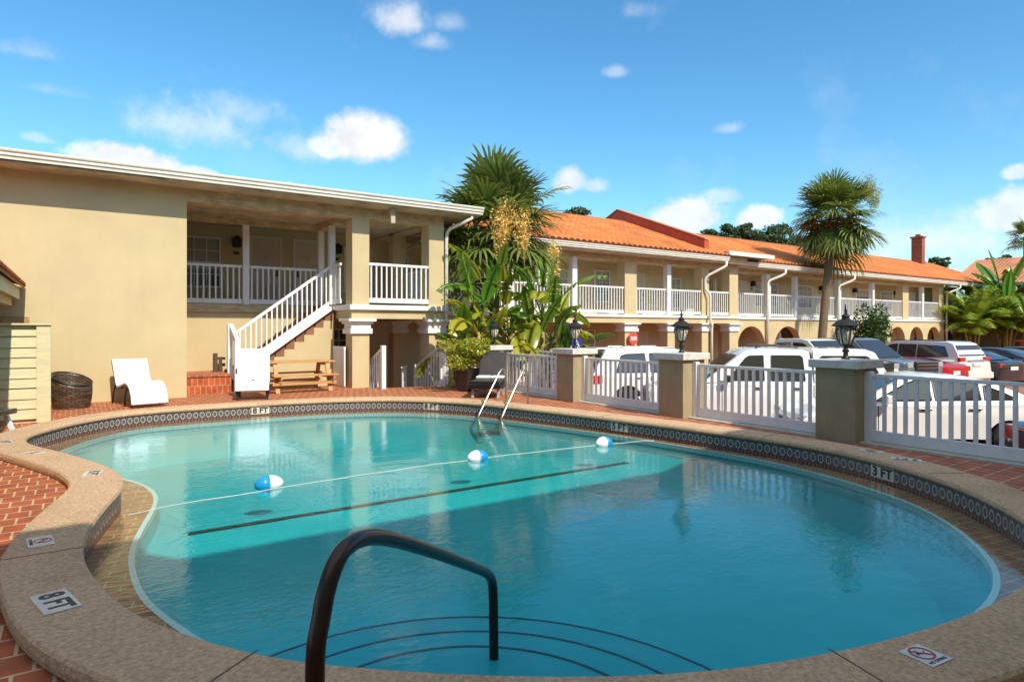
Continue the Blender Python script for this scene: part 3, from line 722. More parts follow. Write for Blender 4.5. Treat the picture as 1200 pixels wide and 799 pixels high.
def walllamp(par, x, z, Y):
    m = MB().box(x-.07,x+.07,Y-.03,Y,z-.12,z+.14); m.box(x-.11,x+.11,Y-.25,Y-.03,z-.10,z+.12); m.add([(x-.14,Y-.28,z+.12),(x+.14,Y-.28,z+.12),(x+.14,Y-.0,z+.12),(x-.14,Y-.0,z+.12),(x,Y-.14,z+.24)],[(0,1,4),(1,2,4),(2,3,4),(3,0,4),(0,3,2,1)])
    l = m.build('wall_lamp', 'blackmetal', par)
    MB().box(x-.08,x+.08,Y-.02,Y-.003,z-.32,z-.23).build('room_plate', mat('room_plate_bronze', (.06,.035,.02), .4) if 'room_plate_bronze' not in bpy.data.materials else bpy.data.materials['room_plate_bronze'], par)
def railing(par, x0, x1, Y, z0, z1, sp=.155, name='balcony_railing', side=None):
    # side: run along Y at x = x0 from x0,Y to x0,side
    m = MB(); L = (x1-x0) if side is None else (side-Y)
    def B(a, b, c, d_, e, f_):
        if side is None: m.box(x0+a,x0+b,Y+c,Y+d_,e,f_)
        else: m.box(x0+c,x0+d_,Y+a,Y+b,e,f_)
    B(0,L,-.03,.03,z1-.07,z1); B(0,L,-.022,.022,z0,z0+.13)
    n = max(1, round(L/sp))
    for k in range(n): x = L*(k+.5)/n; B(x-.02,x+.02,-.014,.014,z0+.12,z1-.06)
    return m.build(name, 'vinyl', par)
def post(par, x, Y, z0, z1, w=.15, name='balcony_post'): return MB().box(x-w/2,x+w/2,Y-w/2,Y+w/2,z0,z1).build(name, 'white', par, bevel=.008)
def column(par, x0, x1, Y0, Y1, z0, z1, cap=True, lo=1.46, hi=1.865, upper=None):
    m = MB().box(x0,x1,Y0,Y1,z0,hi-.01); c = m.build('column', 'stucco', par)
    if cap:
        k = MB()
        for (e, a, b) in ((.07,lo,lo+.14),(.035,lo+.14,lo+.27),(.09,lo+.27,lo+.33),(.15,lo+.33,hi)): k.box(x0-e,x1+e,Y0-e,Y1+e,a,b)
        k.build('capital', 'white', c, bevel=.01)
    if upper: MB().box(x0,x1,Y0,Y1,upper[0],upper[1]).build('upper_column', 'stucco', par)
    return c
def roof_slab(par, x0, x1, y0, z0, y1, z1, tile=.28, m='rooftile', name='roof', amp=.05, thick=.05, hip0=0, hip1=0, ends='tilehollow'):
    # barrel tiles: a corrugated sheet from the eave (y0,z0) up to the ridge (y1,z1); hip insets at the ridge
    mb = MB(); n = int((x1-x0)/tile); sub = 6; cols = n*sub; L = hypot(y1-y0, z1-z0); rows = 2; vs = []
    for r in range(rows):
        f = r/(rows-1); y = y0+(y1-y0)*f; z = z0+(z1-z0)*f; xa = x0+hip0*f; xb = x1-hip1*f
        for k in range(cols+1):
            x = x0+(x1-x0)*k/cols; x = min(max(x, xa), xb); h = abs(sin(pi*((k/sub) % 1)))**.7; vs.append((x, y, z+amp*h))
    fs = []; uu = []
    for k in range(cols):
        fs.append((k,k+1,cols+2+k,cols+1+k)); u0, u1 = k/sub, (k+1)/sub; v1 = L/.38; uu.append(((u0,0),(u1,0),(u1,v1),(u0,v1)))
    mb.add(vs, fs, uu); r_ = mb.build(name, m, par, fix=True)
    # barrel ends along the eave, set back; default colour paints the hollow's shade
    s_ = 1 if y1 > y0 else -1; ev = [(x,y+.02*s_,z-.012) for (x,y,z) in vs[:cols+1]]+[(x,y+.02*s_,z0-thick) for (x,y,z) in vs[:cols+1]]
    MB().add(ev, [(cols+1+k,cols+2+k,k+1,k) for k in range(cols)]).build('tile_ends', ends, r_)
    return r_
def gutter(par, x0, x1, y, z0, z1, name='gutter'):
    m = MB(); h = z1-z0
    prof = [(y+.14,z0),(y+.05,z0),(y+.04,z0+h*.30),(y+.01,z0+h*.38),(y+.012,z0+h*.62),(y-.02,z0+h*.75),(y-.03,z1-.02),(y-.03,z1),(y+.0,z1),(y+.0,z1-.03),(y+.14,z1-.03)]
    m.prism(prof, x0, x1, 'x'); return m.build(name, 'gutter', par)
def downspout(par, pts, r=.05, name='downspout'): return MB().tube(pts, r, 8).build(name, 'gutter', par, smooth=True)
def arch_wall(par, x0, x1, Y0, Y1, z0, z1, arches, name='arcade_wall', m='stucco'):
    # solid wall with round-headed openings: built as strips between and above the openings
    mb = MB(); x = x0
    for (a, b, top) in sorted(arches):
        mb.box(x, a, Y0, Y1, z0, z1); r = (b-a)/2; cz = top-r*.9; n = 14; cx = (a+b)/2
        pts = [(cx-r*cos(pi*k/n), cz+r*.9*sin(pi*k/n)) for k in range(n+1)]
        vs = []; 
        for (px, pz) in pts: vs += [(px,Y0,pz),(px,Y1,pz),(px,Y0,z1),(px,Y1,z1)]
        fs = []
        for k in range(n):
            i = 4*k; j = 4*(k+1); fs += [(i,j,j+2,i+2),(i+1,i+3,j+3,j+1),(i,i+1,j+1,j),(i+2,j+2,j+3,i+3)]
        mb.add(vs, fs); x = b
    mb.box(x, x1, Y0, Y1, z0, z1); return mb.build(name, m, par)

# ------------------------------------------------------------------ front wing, left
A = thing('motel_building', 'cream front wing of the motel on the left with blank wall and white outside stair', 'building', (2,16.6,0), world=True)
MB().box(-13,2.13,16.6,21,-.75,4.86).build('wall', 'stucco', A)
MB().box(2.13,6.1,18.95,20.6,-.75,2.05).build('lower_wall', 'stucco', A)
MB().box(2.13,6.12,18.9,20.6,2.05,2.27).build('balcony_slab', 'beam', A)
MB().box(2.13,9.0,20.6,21.0,-.75,4.86).build('rear_wall', 'stucco', A)
MB().box(2.13,6.12,16.6,16.95,4.57,4.86).build('roof_beam', 'beam', A)
MB().box(2.14,9.0,16.96,20.6,4.66,4.86).build('ceiling', 'soffit', A)
MB().box(2.14,6.1,18.88,19.06,4.48,4.66).build('roof_beam', 'beam', A); MB().box(5.9,6.1,17.12,18.88,4.48,4.66).build('roof_beam', 'beam', A)
for x0 in (6.12, 8.41):
    column(A, x0, x0+.48, 16.6, 17.1, -.75, 1.88, upper=(2.24,4.6))
column(A, 8.41, 8.85, 19.1, 19.5, -.75, 1.88, upper=(2.24,4.66))
MB().box(6.1,8.91,16.6,17.1,1.87,2.105).build('floor_beam', 'stucco', A); MB().box(8.41,8.91,17.1,20.6,1.87,2.105).build('floor_beam', 'stucco', A); MB().box(6.1,6.3,17.1,20.6,1.87,2.105).build('floor_beam', 'stucco', A)
MB().box(6.3,8.41,17.1,20.6,1.98,2.105).build('ceiling', 'soffit', A)
MB().box(6.02,9.0,16.5,20.6,2.107,2.242).build('white_band', 'white', A, bevel=.01)
MB().box(6.12,8.89,16.6,17.1,4.602,4.86).build('roof_beam', 'beam', A); MB().box(8.41,8.89,17.1,20.6,4.60,4.66).build('roof_beam', 'beam', A)
MB().box(6.05,6.3,18.9,20.6,-.75,1.9).build('lower_wall', 'stucco', A)
railing(A, 6.6, 8.41, 16.66, 2.31, 3.40); railing(A, 2.16, 3.82, 18.97, 2.29, 3.36); railing(A, 4.0, 5.95, 18.97, 2.29, 3.36)
railing(A, 5.98, 0, 17.1, 2.29, 3.40, side=17.7); railing(A, 8.8, 0, 17.15, 2.31, 3.4, side=19.1)
for (x, y) in ((3.91,18.97),(6.02,18.97),(5.95,17.78)): post(A, x, y, 2.27, 4.5, .17)
window(A, 2.5, 3.5, 2.85, 4.24, 20.6); door(A, 4.42, 5.25, 2.27, 4.36, 20.6, 1); door(A, 5.72, 6.56, 2.27, 4.36, 20.6, -1); walllamp(A, 3.98, 4.15, 20.6); walllamp(A, 7.05, 4.15, 20.6); window(A, 7.35, 8.2, 2.85, 4.24, 20.6)
window(A, 6.6, 7.4, 0.2, 1.55, 20.6, blind=False)
MB().box(7.02,7.14,16.1,16.25,4.45,4.86).build('eave_block', 'soffit', A)
# eaves: soffit, gutter, tile strip and the flat roof behind
MB().box(-13,9.72,15.9,16.6,4.86,4.90).build('soffit', 'soffit', A); MB().box(8.9,9.72,16.6,21,4.86,4.90).build('soffit', 'soffit', A)
gutter(A, -13, 9.76, 15.78, 4.90, 5.10)
MB().box(9.72,9.80,15.92,21,4.90,5.08).build('fascia', 'gutter', A)
roof_slab(A, 1.0, 9.7, 15.88, 5.065, 16.9, 5.28, hip1=.9, hip0=2.6, amp=.025)
MB().box(-13,8.8,17.0,21.2,4.86,5.06).build('flat_roof', 'flatroof', A); MB().box(-13,1.6,15.84,17.0,4.90,5.11).build('roof_edge', 'flatroof', A)
MB().box(2.2,8.8,17.2,21,5.06,5.30).build('roof_upstand', 'flatroof', A)
downspout(A, [(9.45,15.95,4.9),(9.45,15.95,4.78),(9.35,16.0,4.72),(8.99,16.4,4.5),(8.95,16.5,4.4),(8.95,16.55,4.2),(8.95,16.55,-.6)])
# tile course set in the wall at the far left
MB().box(-3.2,-.80,16.57,16.6,1.70,1.84).build('tile_course', brickmat('course_tile', (.50,.30,.11), (.42,.24,.09), (.50,.40,.22), .165, .3, .008, swap=(radians(90),0,0)), A)
MB().box(2.14,3.2,17.15,18.94,.002,.42).build('brick_landing', 'stepbrick', A); MB().box(2.14,3.22,17.12,18.94,.42,.46).build('landing_coping', 'deckbrick', A)
# outside stair: stepped wall, brick treads, white stringer and railing
YS = 17.78; sn = 10; x0, x1, z0, z1 = 3.35, 6.02, .30, 2.26
prof = [(x0+.25,-.02)]
dx = (x1-x0)/sn; dz = (z1-z0)/sn
for k in range(sn): prof += [(x0+dx*k+.25, z0+dz*k-.05),(x0+dx*(k+1)+.25, z0+dz*k-.05)]
prof = [p for p in prof if p[0] <= x1+.3]; prof = [(min(p[0],x1+.02), max(-.02,p[1])) for p in prof]+[(x1+.02,-.02)]
sw = MB().prism(prof, YS+.05, 18.94, 'y').build('stair_wall', 'stucco', A)
sc = MB()
for k in range(sn): sc.box(x0+dx*k,x0+dx*(k+1)+.03,YS+.08,18.9,z0+dz*k-.33,z0+dz*(k+1))
stair = sc.build('staircase', mat('stair_tread_brown', (.28,.125,.065), .8, var=.3), A)
MB().bar((x0-.05,YS,z0+.05),(x1-.05,YS,z1+.02),.05,.25).build('stringer', 'vinyl', stair)
MB().bar((x0+.02,YS,z0+1.15),(x1-.08,YS,z1+1.10),.06,.075).build('handrail', 'vinyl', stair)
bl = MB(); nb = 20
for k in range(nb):
    s = (k+.7)/nb; x = x0+(x1-x0)*s-.05; z = z0+(z1-z0)*s; bl.box(x-.018,x+.018,YS-.014,YS+.014,z+.1,z+1.13)
bl.build('balusters', 'vinyl', stair)
MB().box(3.28,3.42,YS-.62,YS-.5,0,1.28).build('newel', 'vinyl', stair, bevel=.01); MB().box(3.22,3.34,YS-.06,YS+.06,.4,1.72).build('newel', 'vinyl', stair, bevel=.01)
MB().bar((3.30,YS,1.66),(3.36,YS-.56,1.24),.10,.14).build('newel_cap_rail', 'vinyl', stair)
# small wooden gate post seen behind the newel
kb = MB().box(2.98,3.08,18.3,18.4,.46,.95); kb.box(3.12,3.2,18.35,18.4,.46,.85); kb.box(2.98,3.28,18.38,18.42,.6,.68); kb.box(2.98,3.28,18.38,18.42,.78,.84)
kb.build('picket_bench', mat('brown_wood', (.09,.055,.03), .8), A)

# ------------------------------------------------------------------ middle wing with colonnade
B_ = thing('motel_building', 'middle wing of the motel with square columns, deep balcony and sunlit orange tile roof', 'building', (20,20.8,LOT), world=True)
FY = 20.8; BY = 22.6
MB().box(8.9,28.6,BY,23.0,-.75,4.9).build('rear_wall', 'stucco', B_)
MB().box(9.0,28.42,FY,FY+.5,1.86,2.105).build('floor_beam', 'stucco', B_); MB().box(9.0,28.42,FY+.5,BY,1.95,2.105).build('ceiling', 'soffit', B_)
MB().box(9.02,28.46,FY-.07,BY,2.107,2.235).build('white_band', 'white', B_, bevel=.01)
MB().box(9.0,28.4,FY,FY+.4,4.62,4.86).build('roof_beam', 'beam', B_); MB().box(9.0,28.4,FY+.4,BY,4.74,4.86).build('ceiling', 'soffit', B_)
for (a, b, up) in ((10.4,10.8,0),(13.9,14.3,0),(17.15,17.6,0),(20.28,21.02,1),(23.05,23.55,0),(25.5,26.05,1),(27.65,28.35,1)):
    column(B_, a, b, FY+.02, FY+.5, -.75, 1.88, upper=(2.235,4.62) if up else None)
for x in (10.6,14.1,17.35,23.12): post(B_, x, FY+.1, 2.235, 4.62, .26)
xs = [9.0,10.47,10.73,13.97,14.23,17.22,17.48,20.28,21.02,22.99,23.25,25.5,26.05,27.65]
for a, b in zip(xs[::2], xs[1::2]): railing(B_, a, b, FY+.1, 2.29, 3.47, .165)
for (a, b, z0, z1) in ((9.8,10.5,2.9,4.3),(12.4,13.6,2.9,4.3),(16.6,18.4,2.75,4.22),(20.1,20.95,2.9,4.3),(25.3,25.95,2.7,4.15),(27.6,28.4,2.9,4.3)): window(B_, a, b, z0, z1, BY, cols=2 if b-a < 1.2 else 4)
for (a, b, h) in ((14.6,15.5,-1),(22.3,23.3,1)): door(B_, a, b, 2.235, 4.3, BY, h)
walllamp(B_, 15.85, 4.0, BY); walllamp(B_, 22.0, 4.15, BY)
for (a, b) in ((12.4,13.4),(19.2,20.0)): window(B_, a, b, .2, 1.5, BY, cols=2)
for (a, b, h) in ((15.2,16.1,-1),(22.3,23.5,1)): door(B_, a, b, -.7, 1.4, BY, h)
walllamp(B_, 16.55, 1.2, BY); walllamp(B_, 21.95, 1.2, BY); window(B_, 17.2, 17.9, .2, 1.4, BY, cols=2)
MB().box(9,26.4,20.0,FY+.02,4.86,4.90).build('soffit', 'soffit', B_); gutter(B_, 9.4, 26.45, 19.9, 4.90, 5.10)
roof_slab(B_, 9.9, 26.6, 19.93, 5.15, 26.2, 7.55, tile=.32, amp=.10, hip0=5.2)
roof_slab(B_, 15, 26.6, 32.4, 5.08, 26.2, 7.55, name='rear_roof')
MB().tube([(15.1,26.2,7.56),(26.6,26.2,7.56)], .10, 8).build('ridge_tiles', 'rooftile', B_)
MB().box(8.9,28.5,23.0,32,-.75,4.95).build('main_block', 'stucco', B_)
pw = MB().prism([(20.75,4.95),(20.75,5.98),(26.9,8.35),(33,5.9),(33,4.95)], 25.62, 25.95, 'x').build('fire_wall', 'parapet', B_)
cw = MB(); cw.bar((25.785,20.72,6.0),(25.785,26.9,8.37),.42,.05,up=(1,0,0)); cw.bar((25.785,26.9,8.37),(25.785,33,5.92),.42,.05,up=(1,0,0))
cw2 = MB(); 
for (p, q) in (((20.7,6.0),(26.9,8.38)),((26.9,8.38),(33.05,5.92))): cw2.add([(25.57,p[0],p[1]),(26.0,p[0],p[1]),(26.0,q[0],q[1]),(25.57,q[0],q[1]),(25.57,p[0],p[1]+.06),(26.0,p[0],p[1]+.06),(26.0,q[0],q[1]+.06),(25.57,q[0],q[1]+.06)],[(0,1,2,3),(4,5,6,7),(0,1,5,4),(1,2,6,5),(2,3,7,6),(3,0,4,7)])
cw2.build('wall_coping', mat('parapet_coping', (.62,.24,.12), .7, var=.2), pw)
MB().box(26.5,30.2,19.95,20.12,5.22,5.42).build('canopy_fascia', 'gutter', B_); MB().box(26.5,30.2,20.12,23,5.24,5.40).build('canopy_roof', 'flatroof', B_); MB().box(26.46,28.4,20.3,23,4.87,5.22).build('canopy_wall', 'beam', B_)
downspout(B_, [(26.3,19.98,4.9),(26.3,19.98,4.7),(26.2,20.05,4.6),(25.75,20.55,4.25),(25.62,20.68,4.1),(25.62,20.72,3.9),(25.64,20.72,3.55),(25.8,20.62,3.35),(25.86,20.6,3.2),(25.86,20.6,2.0),(26.0,20.6,1.75),(26.05,20.66,1.5),(26.05,20.66,-.6)], .065)
downspout(B_, [(10.0,20.0,4.9),(10.0,20.0,4.7),(9.3,20.5,4.2),(9.2,20.6,4.0),(9.2,20.65,-.6)], .06)
hp = MB().lathe([(.0001,0),(.10,0),(.12,.02),(.0001,.02)], 8)
# red octagonal sign and blue wheelchair sign
sg = thing('red_wall_sign', 'red octagonal sign on the square column behind the white station wagon', 'sign', (20.64,20.66,1.16))
MB().lathe([(.0001,0),(.30,0),(.30,.03),(.0001,.03)], 8).xf(Matrix.Rotation(pi/2,4,'X') @ Matrix.Rotation(pi/8,4,'Z')).build('board', 'signred', sg)
for a, b in ((-.17,-.02),(.02,.17)):
    mb = MB(); mb.box(a,b,-.036,-.031,.05,.085); mb.box(a,b,-.036,-.031,-.085,-.05); mb.box(a,a+.03,-.036,-.031,-.05,.05); mb.box(b-.03,b,-.036,-.031,-.05,.05); mb.box(a+.03,b-.03,-.036,-.031,-.015,.015); mb.build('white_mark', 'signwhite', sg)
bs_ = thing('wheelchair_sign', 'square blue wheelchair parking sign on a thin post beyond the fence', 'sign', (11.36,13.58,LOT))
MB().box(-.025,.025,-.025,.025,0,2.05).build('post', 'steel', bs_); bd = MB().box(-.16,.16,-.045,-.026,1.71,2.04).build('board', 'signblue', bs_)
wm = MB(); y = -.052
wm.lathe([(.0001,0),(.026,0),(.026,.006),(.0001,.006)], 14).xf(Matrix.Translation((-.012,y+.006,1.99)) @ Matrix.Rotation(pi/2,4,'X'))
wm.bar((-.015,y,1.96),(-.01,y,1.875),.006,.03,up=(1,0,0)); wm.bar((-.01,y,1.88),(.05,y,1.88),.006,.026); wm.bar((.05,y,1.885),(.085,y,1.80),.006,.026,up=(1,0,0)); wm.bar((-.015,y,1.925),(.045,y,1.925),.006,.02); wm.bar((.075,y,1.80),(.11,y,1.815),.006,.022)
wm.tube([(-.015+.07*cos(t),y,1.845+.07*sin(t)) for t in [radians(120+18*k) for k in range(13)]], .010, 5); wm.build('wheelchair_symbol', 'signwhite', bd)

# ------------------------------------------------------------------ right wing with arches
C_ = thing('motel_building', 'long right wing of the motel with round arches and white balcony railings', 'building', (42,21.7,LOT), world=True)
FY = 21.7; BY = 23.4
MB().box(28.6,61,BY,23.8,-.75,4.9).build('rear_wall', 'stucco', C_)
arch_wall(C_, 28.4, 54.4, FY, FY+.4, -.75, 2.10, [(29.5,31.95,1.73),(32.85,35.5,1.73),(39.4,42.0,1.73),(43.1,45.5,1.73),(46.2,48.3,1.73),(49.0,51.05,1.73),(51.7,53.75,1.73)])
MB().box(28.4,54.4,FY+.4,BY,1.95,2.10).build('ceiling', 'soffit', C_); MB().box(28.3,54.46,FY-.08,BY,2.103,2.235).build('white_band', 'white', C_, bevel=.01)
MB().box(28.4,54.4,FY,FY+.35,4.66,4.86).build('roof_beam', 'beam', C_); MB().box(28.4,60,FY+.35,BY,4.76,4.86).build('ceiling', 'soffit', C_)
for a, b in ((28.4,28.9),(48.0,48.85),(53.7,54.4)): MB().box(a,b,FY+.01,FY+.5,2.235,4.66).build('upper_column', 'stucco', C_)
px = [32.2,35.0,39.6,43.9,51.0]
for x in px: post(C_, x, FY+.1, 2.235, 4.66, .36 if x in (32.2,39.6) else .26)
xs = [28.9,32.02,32.38,34.87,35.13,39.42,39.78,43.77,44.03,48.0,48.85,50.87,51.13,53.7]
for a, b in zip(xs[::2], xs[1::2]): railing(C_, a, b, FY+.1, 2.29, 3.55, .175)
for (a, b) in ((33.4,35.6),(37.6,39.4),(45.0,46.6),(48.4,50.0),(53.6,55.0)): window(C_, a, b, 2.95, 4.3, BY, cols=4)
for (a, b, h) in ((29.8,30.9,1),(31.8,32.9,-1),(41.3,42.4,1),(42.9,43.9,-1),(52.2,53.2,1)): door(C_, a, b, 2.235, 4.32, BY, h)
for x in (33.1,40.4,44.6,50.4): walllamp(C_, x, 4.2, BY)
for (a, b, h) in ((30.6,31.8,1),(44.2,45.2,1)): door(C_, a, b, -.7, 1.4, BY, h)
for (a, b) in ((35.2,36.6),(40.4,41.6),(47.3,48.4),(51.4,52.4),(53.4,54.4)): window(C_, a, b, .1, 1.4, BY, cols=2)
post(C_, 34.6, FY+.9, -.7, 1.95, .22, 'arcade_post')
MB().box(26.5,59.2,20.95,FY+.02,4.86,4.90).build('soffit', 'soffit', C_); gutter(C_, 28.5, 59.1, 20.86, 4.90, 5.12)
roof_slab(C_, 25.96, 64, 20.88, 5.17, 26.5, 7.40, tile=.32, amp=.10); roof_slab(C_, 25.96, 64, 32.1, 5.10, 26.5, 7.40, name='rear_roof')
MB().tube([(26,26.5,7.42),(64,26.5,7.42)], .11, 8).build('ridge_tiles', 'rooftile', C_)
MB().box(28.6,62,23.8,32,-.75,4.95).build('main_block', 'stucco', C_)
for (dx_) in (32.0,39.35,54.55):
    downspout(C_, [(dx_+.75,20.95,4.9),(dx_+.75,20.95,4.7),(dx_+.6,21.1,4.55),(dx_+.1,21.5,4.3),(dx_,21.55,4.15),(dx_,21.58,-.6)], .075)
ch = MB().box(60.0,60.55,25.6,26.45,6.6,9.5).build('chimney', 'redbrick', C_); MB().box(59.92,60.63,25.52,26.53,9.42,9.55).build('chimney_cap', 'redbrick', ch); MB().box(60.15,60.4,25.85,26.2,9.55,9.75).build('flue', 'terracotta', ch)
# recessed bay at the far end
MB().box(54.4,60.5,22.6,BY,-.75,2.10).build('lower_wall', 'stucco', C_); MB().box(54.4,60.5,22.5,BY,2.10,2.235).build('white_band', 'white', C_); railing(C_, 54.45, 60.0, 22.55, 2.29, 3.5, .19)
for x in (55.3, 57.5):
    ar = MB(); ar.prism([(x-.7,-.7)]+[(x+.7*-cos(pi*k/12), .75+.7*sin(pi*k/12)) for k in range(13)]+[(x+.7,-.7)], 22.58, 22.595, 'y'); ar.build('arched_doorway', 'interior', C_)

# ------------------------------------------------------------------ wing that closes the court at the far right (faces -X)
D_ = thing('motel_building', 'far wing of the motel in shade at the right edge, with faded tile roof', 'building', (60,14,LOT), radians(-90))
# local: x runs towards world -Y (x = 14 - Y), facade at local y = 0 looking to world -X, z measured from the lot
z_ = 0.7
MB().box(-9,22,1.6,2.0,-.05,4.9+z_).build('rear_wall', 'stucco', D_)
arch_wall(D_, -8.5, 22, 0, .4, -.05, 2.1+z_, [(-6,-3.2,1.75+z_),(-2.4,.4,1.75+z_),(1.4,4.2,1.75+z_),(5,7.8,1.75+z_)])
MB().box(-8.5,22,.4,1.6,1.95+z_,2.1+z_).build('ceiling', 'soffit', D_); MB().box(-8.5,22,-.08,1.6,2.103+z_,2.235+z_).build('white_band', 'white', D_)
for a, b in ((-8,-4.2),(-3.8,.2),(.6,4.6)): railing(D_, a, b, .1, 2.29+z_, 3.5+z_, .18)
for x in (-4,.4,4.8): post(D_, x, .12, 2.235+z_, 4.8+z_, .3)
for a in (-6,-2,2.4): window(D_, a, a+1.2, 2.95+z_, 4.3+z_, 1.6, cols=2)
MB().box(-9,22,-.8,1.6,4.86+z_,4.90+z_).build('soffit', 'soffit', D_); gutter(D_, -8, 22, -.95, 4.90+z_, 5.12+z_)
roof_slab(D_, -9.5, 22, -.86, 5.1+z_, 5.2, 7.55+z_, m='rooftile2'); roof_slab(D_, -9.5, 22, 11.2, 5.1+z_, 5.2, 7.55+z_, m='rooftile2', name='rear_roof')
MB().box(-9,22,2.0,10.5,-.05,4.95+z_).build('main_block', 'stucco', D_)

# ------------------------------------------------------------------ the wing behind the photographer, which shades the near end of the pool
E_ = thing('motel_building', 'tall cream wing behind the near end of the pool, shading the near coping', 'building', (0,-2.2,0), world=True)
MB().box(-30,9.5,-9,-2.2,LOT-.05,7.0).build('wall', 'stucco', E_); MB().box(-30.5,9.9,-9.5,-1.4,7.0,7.2).build('eaves', 'gutter', E_)
roof_slab(E_, -30.5, 9.9, -1.45, 7.21, -5.4, 8.6, name='roof'); roof_slab(E_, -30.5, 9.9, -9.4, 7.21, -5.4, 8.6, name='roof')
MB().box(9.5,40,-11,-4.1,LOT-.05,7.0).build('wall', 'stucco', E_); MB().box(9.9,40.5,-11.5,-3.3,7.0,7.2).build('eaves', 'gutter', E_)
roof_slab(E_, 9.9, 40.5, -3.35, 7.21, -7.4, 8.6, name='roof'); roof_slab(E_, 9.9, 40.5, -11.4, 7.21, -7.4, 8.6, name='roof')
for k in range(7):
    x = -25+4.6*k
    for z in (.3,2.9,5.2):
        f = MB().box(x-.06,x+1.36,-2.2,-2.16,z-.06,z+1.36).build('window', 'white', E_); MB().box(x,x+1.3,-2.16,-2.155,z,z+1.3).build('pane', 'winglass', f)

# ------------------------------------------------------------------ tiled lean-to and cream board fence at the far left
H = thing('tiled_shelter', 'small lean-to with orange barrel tiles along its eave at the left edge', 'shelter', (-2.2,12,0), radians(90))
# local: x along world +Y, local y towards world -X ; eave at local y = -1.32 (world X = -0.88)
roof_slab(H, -6.5, 4.55, -1.34, 2.46, 1.2, 3.25, tile=.21, amp=.085, thick=.05, ends='rooftile')
MB().box(-6.5,4.5,-1.24,-1.20,2.20,2.43).build('fascia', 'fencewood', H); MB().box(-6.5,4.4,-1.12,-1.0,2.06,2.26).build('eave_beam', 'stucco', H); MB().box(-6.5,4.5,-1.2,1.2,2.28,2.33).build('soffit', 'soffit', H)
MB().box(-6.5,4.5,.6,.75,0,2.3).build('wall', 'stucco', H)
for x in (-6.4,-2.5): MB().box(x,x+.14,-1.1,-.96,0,2.1).build('post', 'fencewood', H)
fw = thing('board_fence', 'cream board fence with overlapping warped boards and wide end post, beside the wicker basket', 'fence', (-.36,13.6,0))
bm_ = MB(); random.seed(3)
for k in range(9):
    z = .07+.175*k; a = random.uniform(-.012,.012); b = random.uniform(-.012,.012)
    bm_.add([(-4,.0,z+a),(-.2,.0,z+b),(-.2,-.03,z+b-.004),(-4,-.03,z+a-.004),(-4,.02,z+.172+a),(-.2,.02,z+.172+b),(-.2,-.006,z+.172+b),(-4,-.006,z+.172+a)],[(0,1,2,3),(4,7,6,5),(3,2,6,7),(1,0,4,5),(0,3,7,4),(2,1,5,6)])
bm_.build('boards', 'fencewood', fw); MB().box(-.2,0,-.07,.03,0,1.66).build('end_post', 'fencewood', fw, bevel=.006); MB().box(-4,.02,-.10,.06,1.66,1.69).build('cap_board', 'fencewood', fw); MB().box(-4,-.2,.02,.06,0,1.66).build('backing', 'fencewood', fw)
# ------------------------------------------------------------------ loungers, table, basket
def ribbon(mb, prof, w, th):
    # a padded strip following a side profile [(y,z)...], width along x
    n = len(prof); L = []; Rr = []
    for i, (y, z) in enumerate(prof):
        a = prof[max(0,i-1)]; b = prof[min(n-1,i+1)]; t = Vector((b[0]-a[0], b[1]-a[1])).normalized(); nn = Vector((-t.y, t.x))
        L.append((y, z)); Rr.append((y+nn.x*th, z+nn.y*th))
    vs = []
    for (y, z), (y2, z2) in zip(L, Rr): vs += [(-w/2,y,z),(w/2,y,z),(w/2,y2,z2),(-w/2,y2,z2)]
    fs = []
    for i in range(n-1):
        a = 4*i; b = a+4
        for k in range(4): fs.append((a+k, a+(k+1)%4, b+(k+1)%4, b+k))
    fs += [(0,1,2,3), (4*n-1,4*n-2,4*n-3,4*n-4)]
    return mb.add(vs, fs)
WL = [(-.95,.06),(-.90,.22),(-.80,.36),(-.66,.44),(-.48,.45),(-.28,.40),(-.08,.36),(.04,.36),(.12,.42),(.22,.58),(.32,.76),(.41,.92)]
def wave_lounger(lab, loc, rz, prof, w=.66):
    t = thing('sun_lounger', lab, 'lounger', loc, rz, 'sun loungers by the pool')
    fr = MB()
    for s in (-1, 1): fr.tube([(s*(w/2-.005),y,z-.01) for y,z in prof], .019, 8)
    for k in (1, 4, 7, len(prof)-1): fr.bar((-w/2,prof[k][0],prof[k][1]-.01),(w/2,prof[k][0],prof[k][1]-.01),.03,.03)
    fr.build('frame', 'trim', t, smooth=True)
    ribbon(MB(), prof, w+.02, .055).build('cushion', 'cushion', t, bevel=.015, smooth=False)
    for s in (-1, 1):
        l = MB(); l.tube([(s*(w/2-.01),.16,.45),(s*(w/2),.30,.20),(s*(w/2),.36,.0)], .018, 8); l.build('leg', 'trim', t, smooth=True)
        l = MB(); l.tube([(s*(w/2-.01),-.62,.42),(s*(w/2),-.52,.2),(s*(w/2),-.5,.0)], .018, 8); l.build('leg', 'trim', t, smooth=True)
    MB().sphere((0,.0,.425),.014,8,6).build('button', 'trim', t)
    return t
wave_lounger('white wave-shaped sun lounger in front of the blank cream wall', (1.04,15.86,0), radians(12), WL)
WL2 = [(-.42,.20),(-.40,.27),(-.36,.30),(-.1,.31),(.12,.33),(.20,.42),(.28,.64),(.36,.90),(.42,1.12)]
t2 = thing('sun_lounger', 'white sun lounger with tall upright back at the foot of the stairs', 'lounger', (3.36,15.5,0), radians(-15), 'sun loungers by the pool')
fr = MB()
for s in (-1, 1): fr.tube([(s*.335,y,z-.02) for y,z in WL2], .02, 8); 
fr.box(-.35,.35,-.42,.12,.19,.25); fr.build('frame', 'wickgrey', t2)
ribbon(MB(), WL2, .70, .06).build('cushion', 'cushion', t2, bevel=.018)
